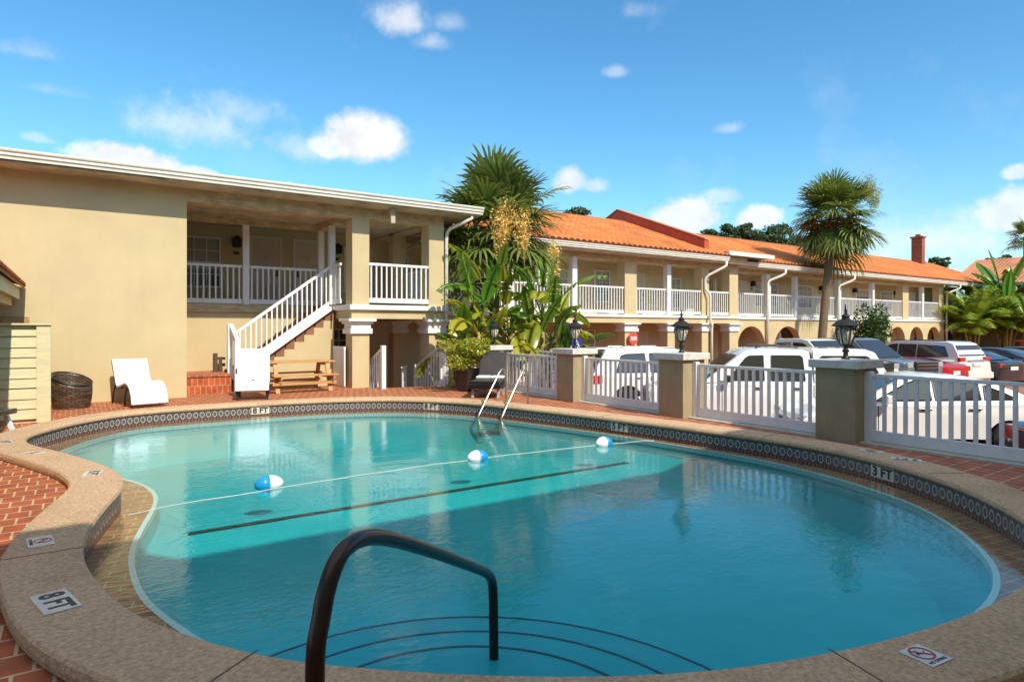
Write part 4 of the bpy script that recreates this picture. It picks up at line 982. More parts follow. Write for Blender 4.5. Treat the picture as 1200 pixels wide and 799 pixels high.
for sx in (-.31,.31):
    for sy in (-.34,.34): MB().bar((sx,sy,0),(sx,sy*.9,.24),.055,.055).build('leg', 'car_char', t2)
MB().box(-.02,.02,-.005,.01,.40,.44).build('buckle', 'trim', t2)
MB().box(-.385,-.355,.14,.2,.56,.68).build('hinge', 'trim', t2)
t3 = thing('sun_lounger', 'grey-brown wicker sun lounger beside the potted shrub, with a folded white towel', 'lounger', (8.35,13.15,0), radians(-42), 'sun loungers by the pool')
P3 = [(-.95,.33),(-.5,.335),(0,.335),(.12,.36),(.25,.56),(.40,.82),(.50,1.0)]
def uvribbon(prof, w, th):
    mb = ribbon(MB(), prof, w, th); 
    for i, f in enumerate(mb.f): mb.uv[i] = tuple((mb.v[k][0], sum(hypot(prof[j+1][0]-prof[j][0], prof[j+1][1]-prof[j][1]) for j in range(min(k//4, len(prof)-1)))) for k in f)
    return mb
uvribbon(P3, .68, .07).build('seat_and_back', 'wickgrey', t3, bevel=.02)
MB().box(-.36,.36,-.97,.15,.22,.345).build('side_frame', 'wickgrey', t3, bevel=.02)
for sx in (-.30,.30):
    for sy in (-.82,.0,.42): MB().bar((sx,sy,0),(sx,sy*.96,.25),.06,.06).build('leg', mat('grey_leg', (.42,.36,.34), .6) if 'grey_leg' not in bpy.data.materials else bpy.data.materials['grey_leg'], t3)
tw = thing('folded_towel', 'two folded white towels lying on the seat of the wicker lounger', 'towel', (8.35,13.15,.41), radians(-42))
for a, b in ((-.33,-.01),(.02,.33)): MB().box(a,b,-.28,.08,.0,.05).build('towel', 'cushion', tw, bevel=.015)
t4 = thing('sun_lounger', 'dark lounger showing only its back end at the far left edge', 'lounger', (-1.55,12.2,0), radians(62), 'sun loungers by the pool')
MB().box(-.34,.34,-.75,1.1,.33,.41).build('seat_and_back', 'car_char', t4, bevel=.015)
for sx in (-.28,.28):
    for sy in (-.68,.9): MB().bar((sx,sy*1.1,0),(sx,sy*.9,.34),.05,.05).build('leg', 'vinyl', t4)

# picnic table with fixed benches (long side along the stair wall)
pt = thing('picnic_table', 'honey coloured wooden picnic table with fixed benches in front of the stair wall', 'picnic table', (4.72,16.75,0), radians(2))
Lp = .86
for k in range(5): pass
tt = MB()
for k in range(5): tt.box(-Lp,Lp,-.36+.147*k,-.36+.147*k+.135,.735,.775)
tt.build('tabletop', 'pinewood', pt, bevel=.004)
for s, nm in ((-1,'bench_seat'),(1,'bench_seat')):
    b = MB()
    for k in range(2): b.box(-Lp+.05,Lp-.05,s*.62-.135+.142*k,s*.62-.135+.142*k+.13,.415,.452)
    b.build('bench_seat', 'pinewood', pt, bevel=.004)
for x in (-.66, .66):
    f = MB(); f.bar((x,-.30,.73),(x,-.56,.0),.045,.10,up=(1,0,0)); f.bar((x,.30,.73),(x,.56,.0),.045,.10,up=(1,0,0)); f.bar((x+.04,-.74,.38),(x+.04,.74,.38),.04,.09); f.bar((x,-.32,.69),(x,.32,.69),.04,.08)
    f.build('leg_frame', 'pinewood', pt)
for s in (-1, 1): MB().box(-.8,.8,s*.60-.02,s*.60+.02,.20,.27).build('stretcher', 'pinewood', pt)
# wicker basket chair
bk = thing('wicker_basket_chair', 'round dark brown wicker tub chair against the blank cream wall', 'chair', (-.08,15.72,0), radians(40))
n = 40
def rimz(a): return .58 + .13*sin(a)          # higher at the back
vs = []; fs = []; uu = []
rows = 9
for r in range(rows+1):
    f = r/rows
    for k in range(n):
        a = 2*pi*k/n; z = f*rimz(a); rad = .315+.045*sin(pi*f*.7); vs.append((rad*cos(a), rad*sin(a), z))
for r in range(rows+1):
    f = r/rows
    for k in range(n):
        a = 2*pi*k/n; zt = rimz(a); z = zt-f*(zt-.30); rad = (.345-.03)-.10*f*f; vs.append((rad*cos(a), rad*sin(a), z))
for r in range(2*rows+1):
    for k in range(n):
        fs.append((r*n+k, r*n+(k+1)%n, (r+1)*n+(k+1)%n, (r+1)*n+k)); u0, u1 = k/n*2.2, (k+1)/n*2.2; uu.append(((u0,r*.07),(u1,r*.07),(u1,r*.07+.07),(u0,r*.07+.07)))
fs.append(tuple((2*rows+1)*n+k for k in range(n))); uu.append(tuple((vs[i][0],vs[i][1]) for i in fs[-1]))
MB().add(vs, fs, uu).build('woven_shell', 'wicker', bk, smooth=True)
MB().tube([(.345*cos(2*pi*k/n), .345*sin(2*pi*k/n), rimz(2*pi*k/n)) for k in range(n+1)], .022, 8).build('rim', 'wicker', bk, smooth=True)

# ------------------------------------------------------------------ foliage
rnd = random.Random(11)
def rv(s=1): 
    while True:
        v = Vector((rnd.uniform(-1,1), rnd.uniform(-1,1), rnd.uniform(-1,1)))
        if v.length < 1: return v*s
def fan_leaf(mb, base, d, plen, R, n=26, droop=.5, spread=radians(250)):
    # petiole plus a fan of narrow drooping segments
    d = Vector(d).normalized(); side = d.cross(Vector((0,0,1)))
    if side.length < .05: side = Vector((1,0,0))
    side.normalize(); up = side.cross(d).normalized(); base = Vector(base)
    mid = base+d*plen*.55; hub = base+d*plen+Vector((0,0,-.10*plen*(1-d.z)))
    mb.bar(base, mid, .025, .015); mb.bar(mid, hub, .02, .012)
    fd = (d*1.0+Vector((0,0,-.25))).normalized(); up = side.cross(fd).normalized()
    for k in range(n):
        a = (k/(n-1)-.5)*spread; r = R*(.72+.28*cos(a*.8))*rnd.uniform(.88,1.06)
        v = (fd*cos(a)+side*sin(a)+up*.14*rnd.uniform(-.3,1)).normalized(); w = v.cross(up).normalized()*R*.032
        p1 = hub+v*r*.5+up*.02; p2 = hub+v*r*.80+Vector((0,0,-droop*r*.12)); p3 = hub+v*r*.97+Vector((0,0,-droop*r*rnd.uniform(.26,.45)))
        mb.add([hub-w*.35, hub+w*.35, p1+w, p1-w, p2+w*.75, p2-w*.75, p3], [(0,1,2,3),(3,2,4,5),(5,4,6)])
def cabbage_palm(name, lab, loc, h, Rc, lean=(0,0), nleaf=44, tr=.16, flowers=0, leaf='fan', boots=True, R=.85, fcol='flower', elr=112):
    t = thing(name, lab, 'palm tree', loc, 0, None); rnd.seed(hash(lab) % 1000 if False else int(abs(loc[0]*37+loc[1]*11)))
    pts = [(lean[0]*(k/8)**1.3, lean[1]*(k/8), h*k/8) for k in range(9)]
    rad = [tr*1.25]+[tr*(1.02-.12*k/8) for k in range(1,9)]
    MB().tube(pts, rad, 12).build('trunk', 'trunk', t, smooth=True)
    rg = MB()
    for k in range(int(h/.16)):
        f = k*.16/h; i = min(7, int(f*8)); g = f*8-i; c = Vector(pts[i]).lerp(Vector(pts[i+1]), g); r = rad[i]+(rad[i+1]-rad[i])*g
        rg.lathe([(r-.01,-.012),(r+.010,.004),(r-.01,.02)], 10, tuple(c))
    rg.build('ring_scars', 'trunk', t)
    top = Vector(pts[-1]); cr = MB()
    for k in range(nleaf):
        f = (k+.5)/nleaf; el = radians(84-elr*f**.95)+rnd.uniform(-.32,.32); az = k*2.39996+rnd.uniform(-.3,.3)
        d = Vector((cos(az)*cos(el), sin(az)*cos(el), sin(el))); fan_leaf(cr, top+Vector((0,0,rnd.uniform(-.45,.25))), d, Rc*rnd.uniform(.34,.62), R*Rc*rnd.uniform(.46,.64), 26, droop=.22+.55*f)
    cr.build('crown', leaf, t, fix=False)
    if boots:
        b = MB()
        for k in range(46):
            az = rnd.uniform(0, 2*pi); z = rnd.uniform(-1.0,.1); p = top+Vector((cos(az)*tr, sin(az)*tr, z)); q = p+Vector((cos(az)*rnd.uniform(.15,.4), sin(az)*rnd.uniform(.15,.4), rnd.uniform(-.15,.35))); b.bar(p, q, .07, .03)
        b.build('leaf_bases', 'boots', t)
    for (az, r_, dz, ln, wd) in (flowers or []):
        fl = MB(); c = top+Vector((cos(az)*r_*.3, sin(az)*r_*.3, .1)); e = top+Vector((cos(az)*r_, sin(az)*r_, dz)); m_ = c.lerp(e,.5)+Vector((0,0,.25))
        fl.tube([c, m_, e+Vector((0,0,ln*.3))], .02, 5)
        for k in range(1300):
            s = rnd.random(); p = e+Vector((0,0,ln*.45-ln*s))+rv(wd*(1-.55*s)); v = rv(.10); w = rv(.035); fl.add([p, p+v+w, p+v-w], [(0,1,2)])
        fl.build('flower_cluster', fcol, t, fix=False)
    return t
CAMAZ = lambda x, y: atan2(-y, -x)
PX_, PY_ = 11.35, 17.7
a0 = CAMAZ(PX_, PY_)
cabbage_palm('cabbage_palm', 'cabbage palm with yellow blossom clusters rising behind the corner of the front wing', (PX_,PY_,LOT), 5.4, 2.8, (.05,.05), 95, .17,
    flowers=[(a0+.08,1.95,-.20,1.35,.36),(a0+.42,2.0,-.20,1.3,.34),(a0+1.05,2.1,-1.2,1.4,.26),(a0+.22,1.7,.2,1.0,.34)])
cabbage_palm('cabbage_palm', 'tall cabbage palm with ringed curved trunk in front of the right wing roof', (34.6,20.0,LOT), 8.75, 2.75, (1.45,.0), 90, .23, leaf='fan', R=1.0, flowers=[(a0+.7,1.7,1.35,1.1,.6),(a0+1.2,2.0,1.0,1.0,.55)], fcol='croton', elr=142)

def paddle_leaf(mb, base, az, el, pet, L, W, tears=4, droop=.6):
    d = Vector((cos(az)*cos(el), sin(az)*cos(el), sin(el))); base = Vector(base)
    pts = []; p = base.copy(); v = d.copy(); seg = 5
    for k in range(seg+1): pts.append(p.copy()); p = p+v*pet/seg; v = (v+Vector((0,0,-.03*droop))).normalized()
    mb.tube(pts, .032, 5, .016)
    n = 9; q = pts[-1].copy(); side = v.cross(Vector((0,0,1)))
    if side.length < .1: side = Vector((-sin(az), cos(az), 0))
    side.normalize(); roll = rnd.uniform(-.5,.5); C0 = []
    for k in range(n+1):
        C0.append((q.copy(), v.copy())); q = q+v*L/n; v = (v+Vector((0,0,-.115*droop))).normalized()
    cuts = [rnd.randint(2, n-1) for _ in range(tears)] if tears else []
    for sg in (-1, 1):
        prev = None
        for k in range(n+1):
            c, vv = C0[k]; f = k/n; w = W*.5*(sin(pi*min(1, (f*.93+.06)))**.55); u = side.cross(vv).normalized()
            sd = (side*cos(roll)+u*sin(roll)).normalized()
            e1 = c+sd*sg*w*.55+u*.10*w; e2 = c+sd*sg*w+Vector((0,0,-.16*w))
            if prev:
                gap = vv*(-.05) if (k in cuts and sg == (1 if k % 2 else -1)) else Vector((0,0,0))
                a, b1, b2 = prev; mb.add([a, c, e1+gap*.5, b1, e2+gap*2, b2], [(0,1,2,3),(3,2,4,5)])
            prev = (c, e1, e2)
            if k in cuts: 
                dv = Vector((0,0,-.07*w))+vv*.03; prev = (c, e1+dv, e2+dv*3)
def strelitzia(lab, loc, stems, name='bird_of_paradise_plant', seed=1, sc=1.0, group=None, mats=('banana','banana2'), yellow=.2):
    rnd.seed(seed); t = thing(name, lab, 'plant', loc, 0, group); st = MB(); lf = MB(); ly = MB()
    for (sx, sy, h, nl, az0, Ls) in stems:
        st.tube([(sx*.7,sy*.7,0),(sx,sy,h*.5),(sx*1.05,sy*1.05,h)], .085*sc, 8, .065*sc)
        for k in range(nl):
            f = k/max(1, nl-1); az = az0+k*2.2+rnd.uniform(-.4,.4); el = radians(78-68*f*rnd.uniform(.7,1.1)); L = Ls*rnd.uniform(.85,1.15)
            paddle_leaf(ly if rnd.random() < yellow*(.4+f) else lf, (sx*1.05,sy*1.05,h-.2+.25*(1-f)), az, el, Ls*rnd.uniform(.55,.9)*(1-.25*f), L, L*.40, tears=rnd.randint(2,6), droop=.45+1.5*f)
    st.build('stem', 'stalk', t, smooth=True); lf.build('leaves', mats[0], t, fix=False, weld=True, smooth=True)
    if ly.f: ly.build('yellowed_leaves', mats[1], t, fix=False, weld=True, smooth=True)
    return t
strelitzia('leafy bird of paradise plant with broad torn leaves, left clump beside the front wing column', (9.75,15.55,LOT), [(-.3,0,2.2,9,a0-1.2,1.25),(.3,.15,2.9,10,a0+.6,1.3),(0,-.35,1.7,8,a0+2.0,1.15),(-.6,.2,1.4,8,a0-2.1,1.05),(.55,-.2,2.0,8,a0-.3,1.2),(-.2,-.5,1.0,7,a0,.9)], seed=5, yellow=.5)
strelitzia('leafy bird of paradise plant with broad torn leaves, right clump above the ladder fence', (11.3,15.0,LOT), [(0,0,2.6,9,a0+1.2,1.25),(.45,.2,1.9,8,a0+.2,1.2),(-.35,-.1,1.6,8,a0-1.0,1.1),(.7,-.2,1.2,8,a0+1.4,1.0),(.2,-.4,1.0,7,a0+.4,.9)], seed=9, yellow=.35)
def leafball(mb, c, rad, n, ls, shell=.55, flat=1.0):
    for _ in range(n):
        v = rv(); v = v.normalized()*(shell+(1-shell)*rnd.random()) if rnd.random() < .8 else v
        p = Vector(c)+Vector((v.x*rad[0], v.y*rad[1], v.z*rad[2]))
        a = rv().normalized(); b = a.cross(rv()).normalized(); l = ls*rnd.uniform(.6,1.25); w = l*.42
        mb.add([p-a*l*.5, p+b*w*.5, p+a*l*.5, p-b*w*.5], [(0,1,2,3)])
pp = thing('potted_shrub', 'yellow-green variegated shrub in a dark square planter by the wicker lounger', 'potted plant', (8.25,14.2,0), radians(20))
rnd.seed(3)
MB().lathe([(.20,0),(.22,.02),(.34,.50),(.36,.52),(.36,.58),(.32,.58),(.30,.52),(.0001,.52)], 4).xf(Matrix.Rotation(pi/4,4,'Z')).build('planter', 'pot', pp); MB().lathe([(.0001,.525),(.2,.53)], 12).build('soil', 'soil', pp)
sm = MB(); lf = MB()
for k in range(14):
    a = rnd.uniform(0, 2*pi); r = rnd.uniform(.1,.42); sm.tube([(0,0,.5),(cos(a)*r*.5,sin(a)*r*.5,.8),(cos(a)*r,sin(a)*r,rnd.uniform(.9,1.15))], .012, 5)
for k in range(16):
    a = 2*pi*k/16+rnd.uniform(-.2,.2); r = rnd.uniform(.18,.52); leafball(lf, (cos(a)*r*1.3, sin(a)*r*1.3, rnd.uniform(.74,1.22)), (.24,.24,.2), 170, .11)
leafball(lf, (0,0,1.0), (.45,.45,.3), 500, .105)
sm.build('stems', 'bark', pp); lf.build('foliage', 'croton', pp, fix=False)
def bush(lab, loc, rad, n, ls, m='bush', seed=1, name='shrub', clumps=22):
    rnd.seed(seed); t = thing(name, lab, 'shrub', loc); lf = MB(); sm = MB()
    for k in range(clumps):
        v = rv(); v.z = abs(v.z); c = (v.x*rad[0]*.8, v.y*rad[1]*.8, v.z*rad[2]*.8+rad[2]*.15); leafball(lf, c, (rad[0]*.34, rad[1]*.34, rad[2]*.28), n//clumps, ls); sm.tube([(0,0,0),(c[0]*.5,c[1]*.5,c[2]*.6),c], .03, 4)
    sm.build('stems', 'bark', t); lf.build('foliage', m, t, fix=False); return t
bush('large round green shrub beside the ringed palm trunk in front of the right wing', (39.0,19.6,LOT), (2.1,1.6,3.5), 6200, .24, seed=4)
bush('low green plants behind the ladder fence under the banana leaves', (11.6,14.0,LOT), (.9,.5,1.5), 900, .2, seed=8, clumps=10)
def tree(lab, loc, h, rad, n, ls, m='tree', seed=1, name='tree', clumps=26, trunk=.3, flat=.5):
    rnd.seed(seed); t = thing(name, lab, 'tree', loc); MB().tube([(0,0,0),(.1,.05,h*.4),(.0,.1,h*.8)], trunk, 8, trunk*.4).build('trunk', 'bark', t, smooth=True)
    lf = MB(); lb = MB()
    for k in range(clumps):
        v = rv(); c = Vector((v.x*rad[0], v.y*rad[1], h+v.z*rad[2])); s = rnd.uniform(.28,.5); leafball(lf, c, (rad[0]*s*.75, rad[1]*s*.75, rad[2]*s*flat), n//clumps, ls, .4); lb.tube([(0,.05,h*.6),tuple(Vector((0,.05,h*.6)).lerp(c,.55)+Vector((0,0,.2))),tuple(c)], .07, 5, .03)
    lb.build('limbs', 'bark', t); lf.build('crown', m, t, fix=False); return t
tree('dark rounded tree showing just above the middle wing roof', (39.4,45.8,LOT), 11.3, (3.4,2.4,2.2), 5200, .42, seed=2)
GP = 'dark pines behind the right wing roof'
tree('tall dark pine with an open tiered top, behind the roof by the fire wall', (53.4,38.7,LOT), 10.8, (2.6,2.2,2.2), 8000, .38, 'pine', 3, 'pine_tree', 34, flat=.5)
tree('broad dark pine low behind the fire wall', (50.7,40.0,LOT), 9.8, (3.4,2.4,2.0), 6000, .40, 'pine', 6, 'pine_tree', 26, flat=.5)
tree('dark pine spreading left of the tall ringed palm crown', (57.0,36.5,LOT), 9.6, (4.4,2.6,2.7), 9000, .42, 'pine', 7, 'pine_tree', 36, flat=.5)
tree('dark pine partly behind the tall ringed palm crown', (60.9,33.6,LOT), 9.0, (4.4,2.6,2.6), 8000, .42, 'pine', 12, 'pine_tree', 32, flat=.5)
tree('small round tree top right behind the brick chimney', (78.2,31.6,LOT), 9.4, (1.3,1.3,1.1), 900, .4, 'tree', 9)
cabbage_palm('distant_palm', 'distant palm tree above the far wing at the right edge', (76.0,23.2,LOT), 11.2, 2.3, (0,0), 34, .25, boots=False)
tree('dark bush-like tree top beside the distant palm at the right edge', (73.5,24.4,LOT), 8.3, (2.4,1.5,1.2), 1500, .4, 'tree', 15)
strelitzia('tall banana-like plant rising over the palm clump at the far corner', (58.4,19.2,LOT), [(0,0,4.3,11,2.6,2.5),(.9,-.3,3.6,9,.6,2.1),(-.6,-.3,3.0,8,4.0,1.9)], name='banana_plant', seed=21, sc=2.2)
def areca(lab, loc, h, seed, n=34, sp=1.7):
    rnd.seed(seed); t = thing('palm_clump', lab, 'palm', loc, 0, 'feathery palms at the far corner'); st = MB(); lf = MB()
    for k in range(6):
        a = rnd.uniform(0,2*pi); st.tube([(cos(a)*.2,sin(a)*.2,0),(cos(a)*.5,sin(a)*.5,h*.35),(cos(a)*.8,sin(a)*.8,h*.62)], .07, 6, .05)
    for k in range(n):
        az = rnd.uniform(0,2*pi); el = radians(rnd.uniform(15,85)); r0 = rnd.uniform(.1,.8); p = Vector((cos(az)*r0, sin(az)*r0, h*rnd.uniform(.42,.72))); v = Vector((cos(az)*cos(el), sin(az)*cos(el), sin(el))); L = sp*rnd.uniform(.8,1.3); m_ = 16
        for j in range(m_):
            q = p+v*L/m_; f = j/m_; side = v.cross(Vector((0,0,1))); side = side.normalized() if side.length > .05 else Vector((1,0,0))
            ll = .80*sin(pi*(.15+.8*f))
            for sg in (-1,1):
                e = p+side*sg*ll*.8+v*ll*.45+Vector((0,0,-ll*.45)); lf.add([p, p+v*.17, e], [(0,1,2)])
            p = q; v = (v+Vector((0,0,-.085))).normalized()
    st.build('stems', 'stalk', t, smooth=True); lf.build('fronds', 'areca', t, fix=False); return t
areca('feathery pale green palm in the far corner, left of the pair', (55.6,20.2,LOT), 4.9, 31, 80, 2.4); areca('feathery pale green palm in the far corner, right of the pair', (57.6,18.8,LOT), 4.7, 33, 80, 2.3); 
fo = thing('tiered_fountain', 'terracotta coloured tiered fountain in front of the far wing', 'fountain', (58.3,18.0,LOT))
MB().lathe([(1.25,0),(1.25,.55),(1.05,.55),(1.05,.4),(.0001,.4)], 20).build('basin', 'terracotta', fo); MB().lathe([(.25,.4),(.2,.9),(.25,1.25),(.95,1.42),(.98,1.5),(.3,1.42),(.14,1.55),(.13,1.9),(.5,2.02),(.52,2.08),(.12,2.05),(.09,2.25),(.13,2.35),(.0005,2.5)], 20).build('tiers', 'terracotta', fo, smooth=True)
# ------------------------------------------------------------------ vehicles (x forward, z up from the ground)
def car(name, lab, cat, loc, heading, D, group='vehicles in the car park'):
    t = thing(name, lab, cat, (*loc, LOT), heading, group)
    W = D['W']/2; up = D['body']; gc = D.get('gc', .22); r = D['r']; xr, xf = D['wx']; ar = r*1.17; paint = D['paint']
    def arch(xc): return [(xc+ar*cos(a), max(gc, r+ar*sin(a))) for a in [pi*k/10 for k in range(11)] if r+ar*sin(a) > gc-.001]
    # outline anticlockwise seen from the left: along the bottom from the rear to the front, then back over the top
    low = [(up[0][0], gc)]+[(x, z) for x, z in arch(xr)[::-1]]+[(x, z) for x, z in arch(xf)[::-1]]+[(up[-1][0], gc)]
    out = low + [p for p in up[::-1]]
    zc = gc+.35*(max(z for _, z in up)-gc); xc = (up[0][0]+up[-1][0])/2; n = len(out)
    def sl(y, s): return [(xc+(x-xc)*(1-(1-s)*.35), y, zc+(z-zc)*s if z > zc else z) for x, z in out]
    S_ = [sl(-W, .90), sl(-W*.97, .955), sl(-W*.86, .995), sl(-W*.5, 1.0), sl(W*.5, 1.0), sl(W*.86, .995), sl(W*.97, .955), sl(W, .90)]
    vs = [p for q in S_ for p in q]; fs = []
    for i in range(len(S_)-1):
        for k in range(n): fs.append((i*n+k, i*n+(k+1)%n, (i+1)*n+(k+1)%n, (i+1)*n+k))
    fs += [tuple(range(n)), tuple((len(S_)-1)*n+k for k in range(n-1,-1,-1))]
    body = MB().add(vs, fs).build('body', paint, t, bevel=.0)
    for p in body.data.polygons: p.use_smooth = len(p.vertices) == 4
    try: body.data.set_sharp_from_angle(angle=radians(38))
    except Exception: pass
    G = D['house']        # greenhouse outline: rear base, ..., front base (x,z)
    wb, wr = D['wb'], D['wr']; zb = min(z for _, z in G); zt = max(z for _, z in G)
    def yw(z): f = max(0, (z-zb)/(zt-zb)); return wb+(wr-wb)*f**1.25
    L = [(x, -yw(z), z) for x, z in G]; Rr = [(x, yw(z), z) for x, z in G]; m = len(G)
    # rounded roof edge: an inner row slightly higher
    inn = lambda s: [(x, s*(yw(z)-.10), z+(.025 if z > zb+.05 else 0)) for x, z in G]
    rows = [L, inn(-1), inn(1), Rr]; vs = [p for q in rows for p in q]; fs = []
    for i in range(3):
        for k in range(m-1): fs.append((i*m+k, i*m+k+1, (i+1)*m+k+1, (i+1)*m+k))
    fs += [tuple(range(m)), tuple(3*m+k for k in range(m-1,-1,-1))]
    cab = MB().add(vs, fs).build('cabin', D.get('roofpaint', paint), t)
    for p in cab.data.polygons: p.use_smooth = len(p.vertices) == 4
    try: cab.data.set_sharp_from_angle(angle=radians(30))
    except Exception: pass
    gm = D.get('glass', 'winglass')
    for poly in D['side']:
        for s in (-1, 1):
            cx = sum(p[0] for p in poly)/len(poly); cz = sum(p[1] for p in poly)/len(poly)
            def P(q, e, sc): return (cx+(q[0]-cx)*sc, s*(yw(cz+(q[1]-cz)*sc)+e), cz+(q[1]-cz)*sc)
            k = len(poly); mb = MB(); mb.add([P(q,.006,1) for q in poly], [tuple(range(k))]); g_ = mb.build('side_window', gm, t, fix=False)
            if s > 0: g_.data.flip_normals()
            fr = MB()
            for a, b in zip(poly, poly[1:]+poly[:1]):
                pa, pb = P(a,.007,1.0), P(b,.007,1.0); fr.bar(pa, pb, .022, .012, up=(0,1,0))
            fr.build('window_seal', D.get('seal', 'trim'), g_)
    for nm, (a, b), ins, gl_ in ((('windscreen'), D['wind'], .06, gm), (('rear_window'), D['back'], .06, gm)):
        a = Vector((a[0],0,a[1])); b = Vector((b[0],0,b[1])); d = (b-a).normalized(); nrm = Vector((d.z,0,-d.x)) if nm == 'windscreen' else Vector((d.z,0,-d.x))
        if nm == 'windscreen' and nrm.x < 0: nrm = -nrm
        if nm == 'rear_window' and nrm.x > 0: nrm = -nrm
        p = a+d*.05+nrm*.032; q = b-d*.05+nrm*.032; ya = yw(a.z)-ins; yb = yw(b.z)-ins
        MB().add([(p.x,-ya,p.z),(p.x,ya,p.z),(q.x,yb,q.z),(q.x,-yb,q.z)], [(0,1,2,3)]).build(nm, gm, t)
        if nm == 'windscreen' and D.get('shade'):
            u = Vector((a-b)).normalized(); i1 = a+d*.10+nrm*.040; i2 = a+d*.34+nrm*.040; y1 = -ya*.9; y2 = ya*.35
            MB().add([(i1.x,y2*.2,i1.z),(i1.x,ya*.9,i1.z),(i2.x,ya*.75,i2.z),(i2.x,-ya*.6,i2.z)], [(0,1,2,3)]).build('sun_shade', mat('teal_shade', (.20,.55,.45), .5) if 'teal_shade' not in bpy.data.materials else bpy.data.materials['teal_shade'], t)
    for xw in (xr, xf):
        for s in (-1, 1):
            y0 = s*(W-.02); w_ = .22
            ty = MB().lathe([(r*.62,-w_/2),(r*.93,-w_/2),(r,-w_/2+.03),(r,w_/2-.03),(r*.93,w_/2),(r*.62,w_/2),(r*.60,0)], 24, (xw, y0-s*w_/2+s*.01, r), axis='y').build('wheel', 'tyre', t, smooth=False)
            rm_ = MB().lathe([(.0001,w_/2-.05),(r*.16,w_/2-.03),(r*.2,w_/2-.07),(r*.5,w_/2-.06),(r*.62,w_/2-.005),(r*.63,w_/2-.08)], 20, (0,0,0), axis='y')
            for k in range(6):
                a = 2*pi*k/6; rm_.bar((r*.1*cos(a),w_/2-.03,r*.1*sin(a)),(r*.6*cos(a),w_/2-.02,r*.6*sin(a)),r*.16,.03,up=(0,1,0))
            if s < 0: rm_.xf(Matrix.Scale(-1,4,(0,1,0)))
            rm_.xf(Matrix.Translation((xw, y0-s*w_/2+s*.01, r))).build('rim', 'rim', ty)
            al = MB(); al.lathe([(.0001,0),(ar*.985,0)], 20, (xw, s*(W-.26), r), axis='y'); al.build('arch_liner', 'trim', t)
    MB().box(up[0][0]+.2, up[-1][0]-.2, -W*.85, W*.85, gc-.04, gc+.05).build('underbody', 'trim', t)
    for (x, z0, z1, y0, y1, mt, dx) in D.get('lamps', []):
        for s in (-1, 1): MB().box(x-dx, x+dx, s*y0, s*y1, z0, z1).build('tail_light' if x < 0 else 'headlight', mt, t, bevel=.02)
    for (nm, a, mt, bv) in D.get('boxes', []): MB().box(*a).build(nm, mt, t, bevel=bv)
    for x in D.get('seams', []):
        for s in (-1, 1): MB().box(x-.008, x+.008, s*(W-.012), s*(W+.003), gc+.14, zb-.02).build('door_seam', 'trim', body)
    for (x, z) in D.get('handles', []):
        for s in (-1, 1): MB().box(x-.10, x+.10, s*(W-.01), s*(W+.035), z-.016, z+.016).build('door_handle', D.get('hmat', paint), t, bevel=.006)
    if 'mirror' in D:
        x, z = D['mirror']
        for s in (-1, 1):
            mi = MB().box(x-.07, x+.07, s*(wb+.08), s*(wb+.28), z-.02, z+.13); mi.bar((x,s*(wb-.03),z),(x,s*(wb+.1),z+.02),.06,.04); mi.build('mirror', D.get('mirmat', paint), t, bevel=.03)
    return t
white = 'car_white'
# white pickup with a hard canopy over its bed
PK = dict(W=1.86, r=.37, wx=(-1.5,1.72), gc=.34, paint=white,
  body=[(-2.62,.42),(-2.64,.70),(-2.62,1.12),(-1.0,1.13),(.9,1.12),(1.05,1.10),(2.25,1.02),(2.5,.95),(2.58,.7),(2.58,.42)],
  house=[(-.98,1.10),(-.98,1.25),(-.92,1.78),(-.80,1.83),(.15,1.84),(.42,1.80),(.55,1.72),(1.38,1.10)], wb=.83, wr=.68,
  side=[[(-.80,1.16),(-.77,1.66),(-.72,1.70),(-.12,1.70),(-.10,1.16)],[(.06,1.16),(.06,1.70),(.36,1.69),(.44,1.64),(.84,1.16)]],
  wind=((1.38,1.10),(.55,1.72)), back=((-.98,1.25),(-.92,1.78)), seams=(-.95,-.02,.98), handles=((-.62,1.0),(.22,1.0)), hmat='trim', mirror=(.88,1.15), mirmat='trim', glass='winglass', shade=True,
  lamps=[(2.52,.72,.92,.55,.88,'headlight',.05),(-2.62,.75,1.08,.80,.925,'taillight',.03)],
  boxes=[('grille',(2.53,2.60,-.5,.5,.62,.90),'trim',.01),('front_bumper',(2.45,2.68,-.88,.88,.42,.60),'chrome',.03),('rear_bumper',(-2.74,-2.58,-.88,.88,.45,.58),'chrome',.03)])
pk = car('pickup_truck', 'white double cab pickup with white hard canopy over its bed, nose to the fence', 'pickup truck', (13.1,9.1), radians(139), PK)
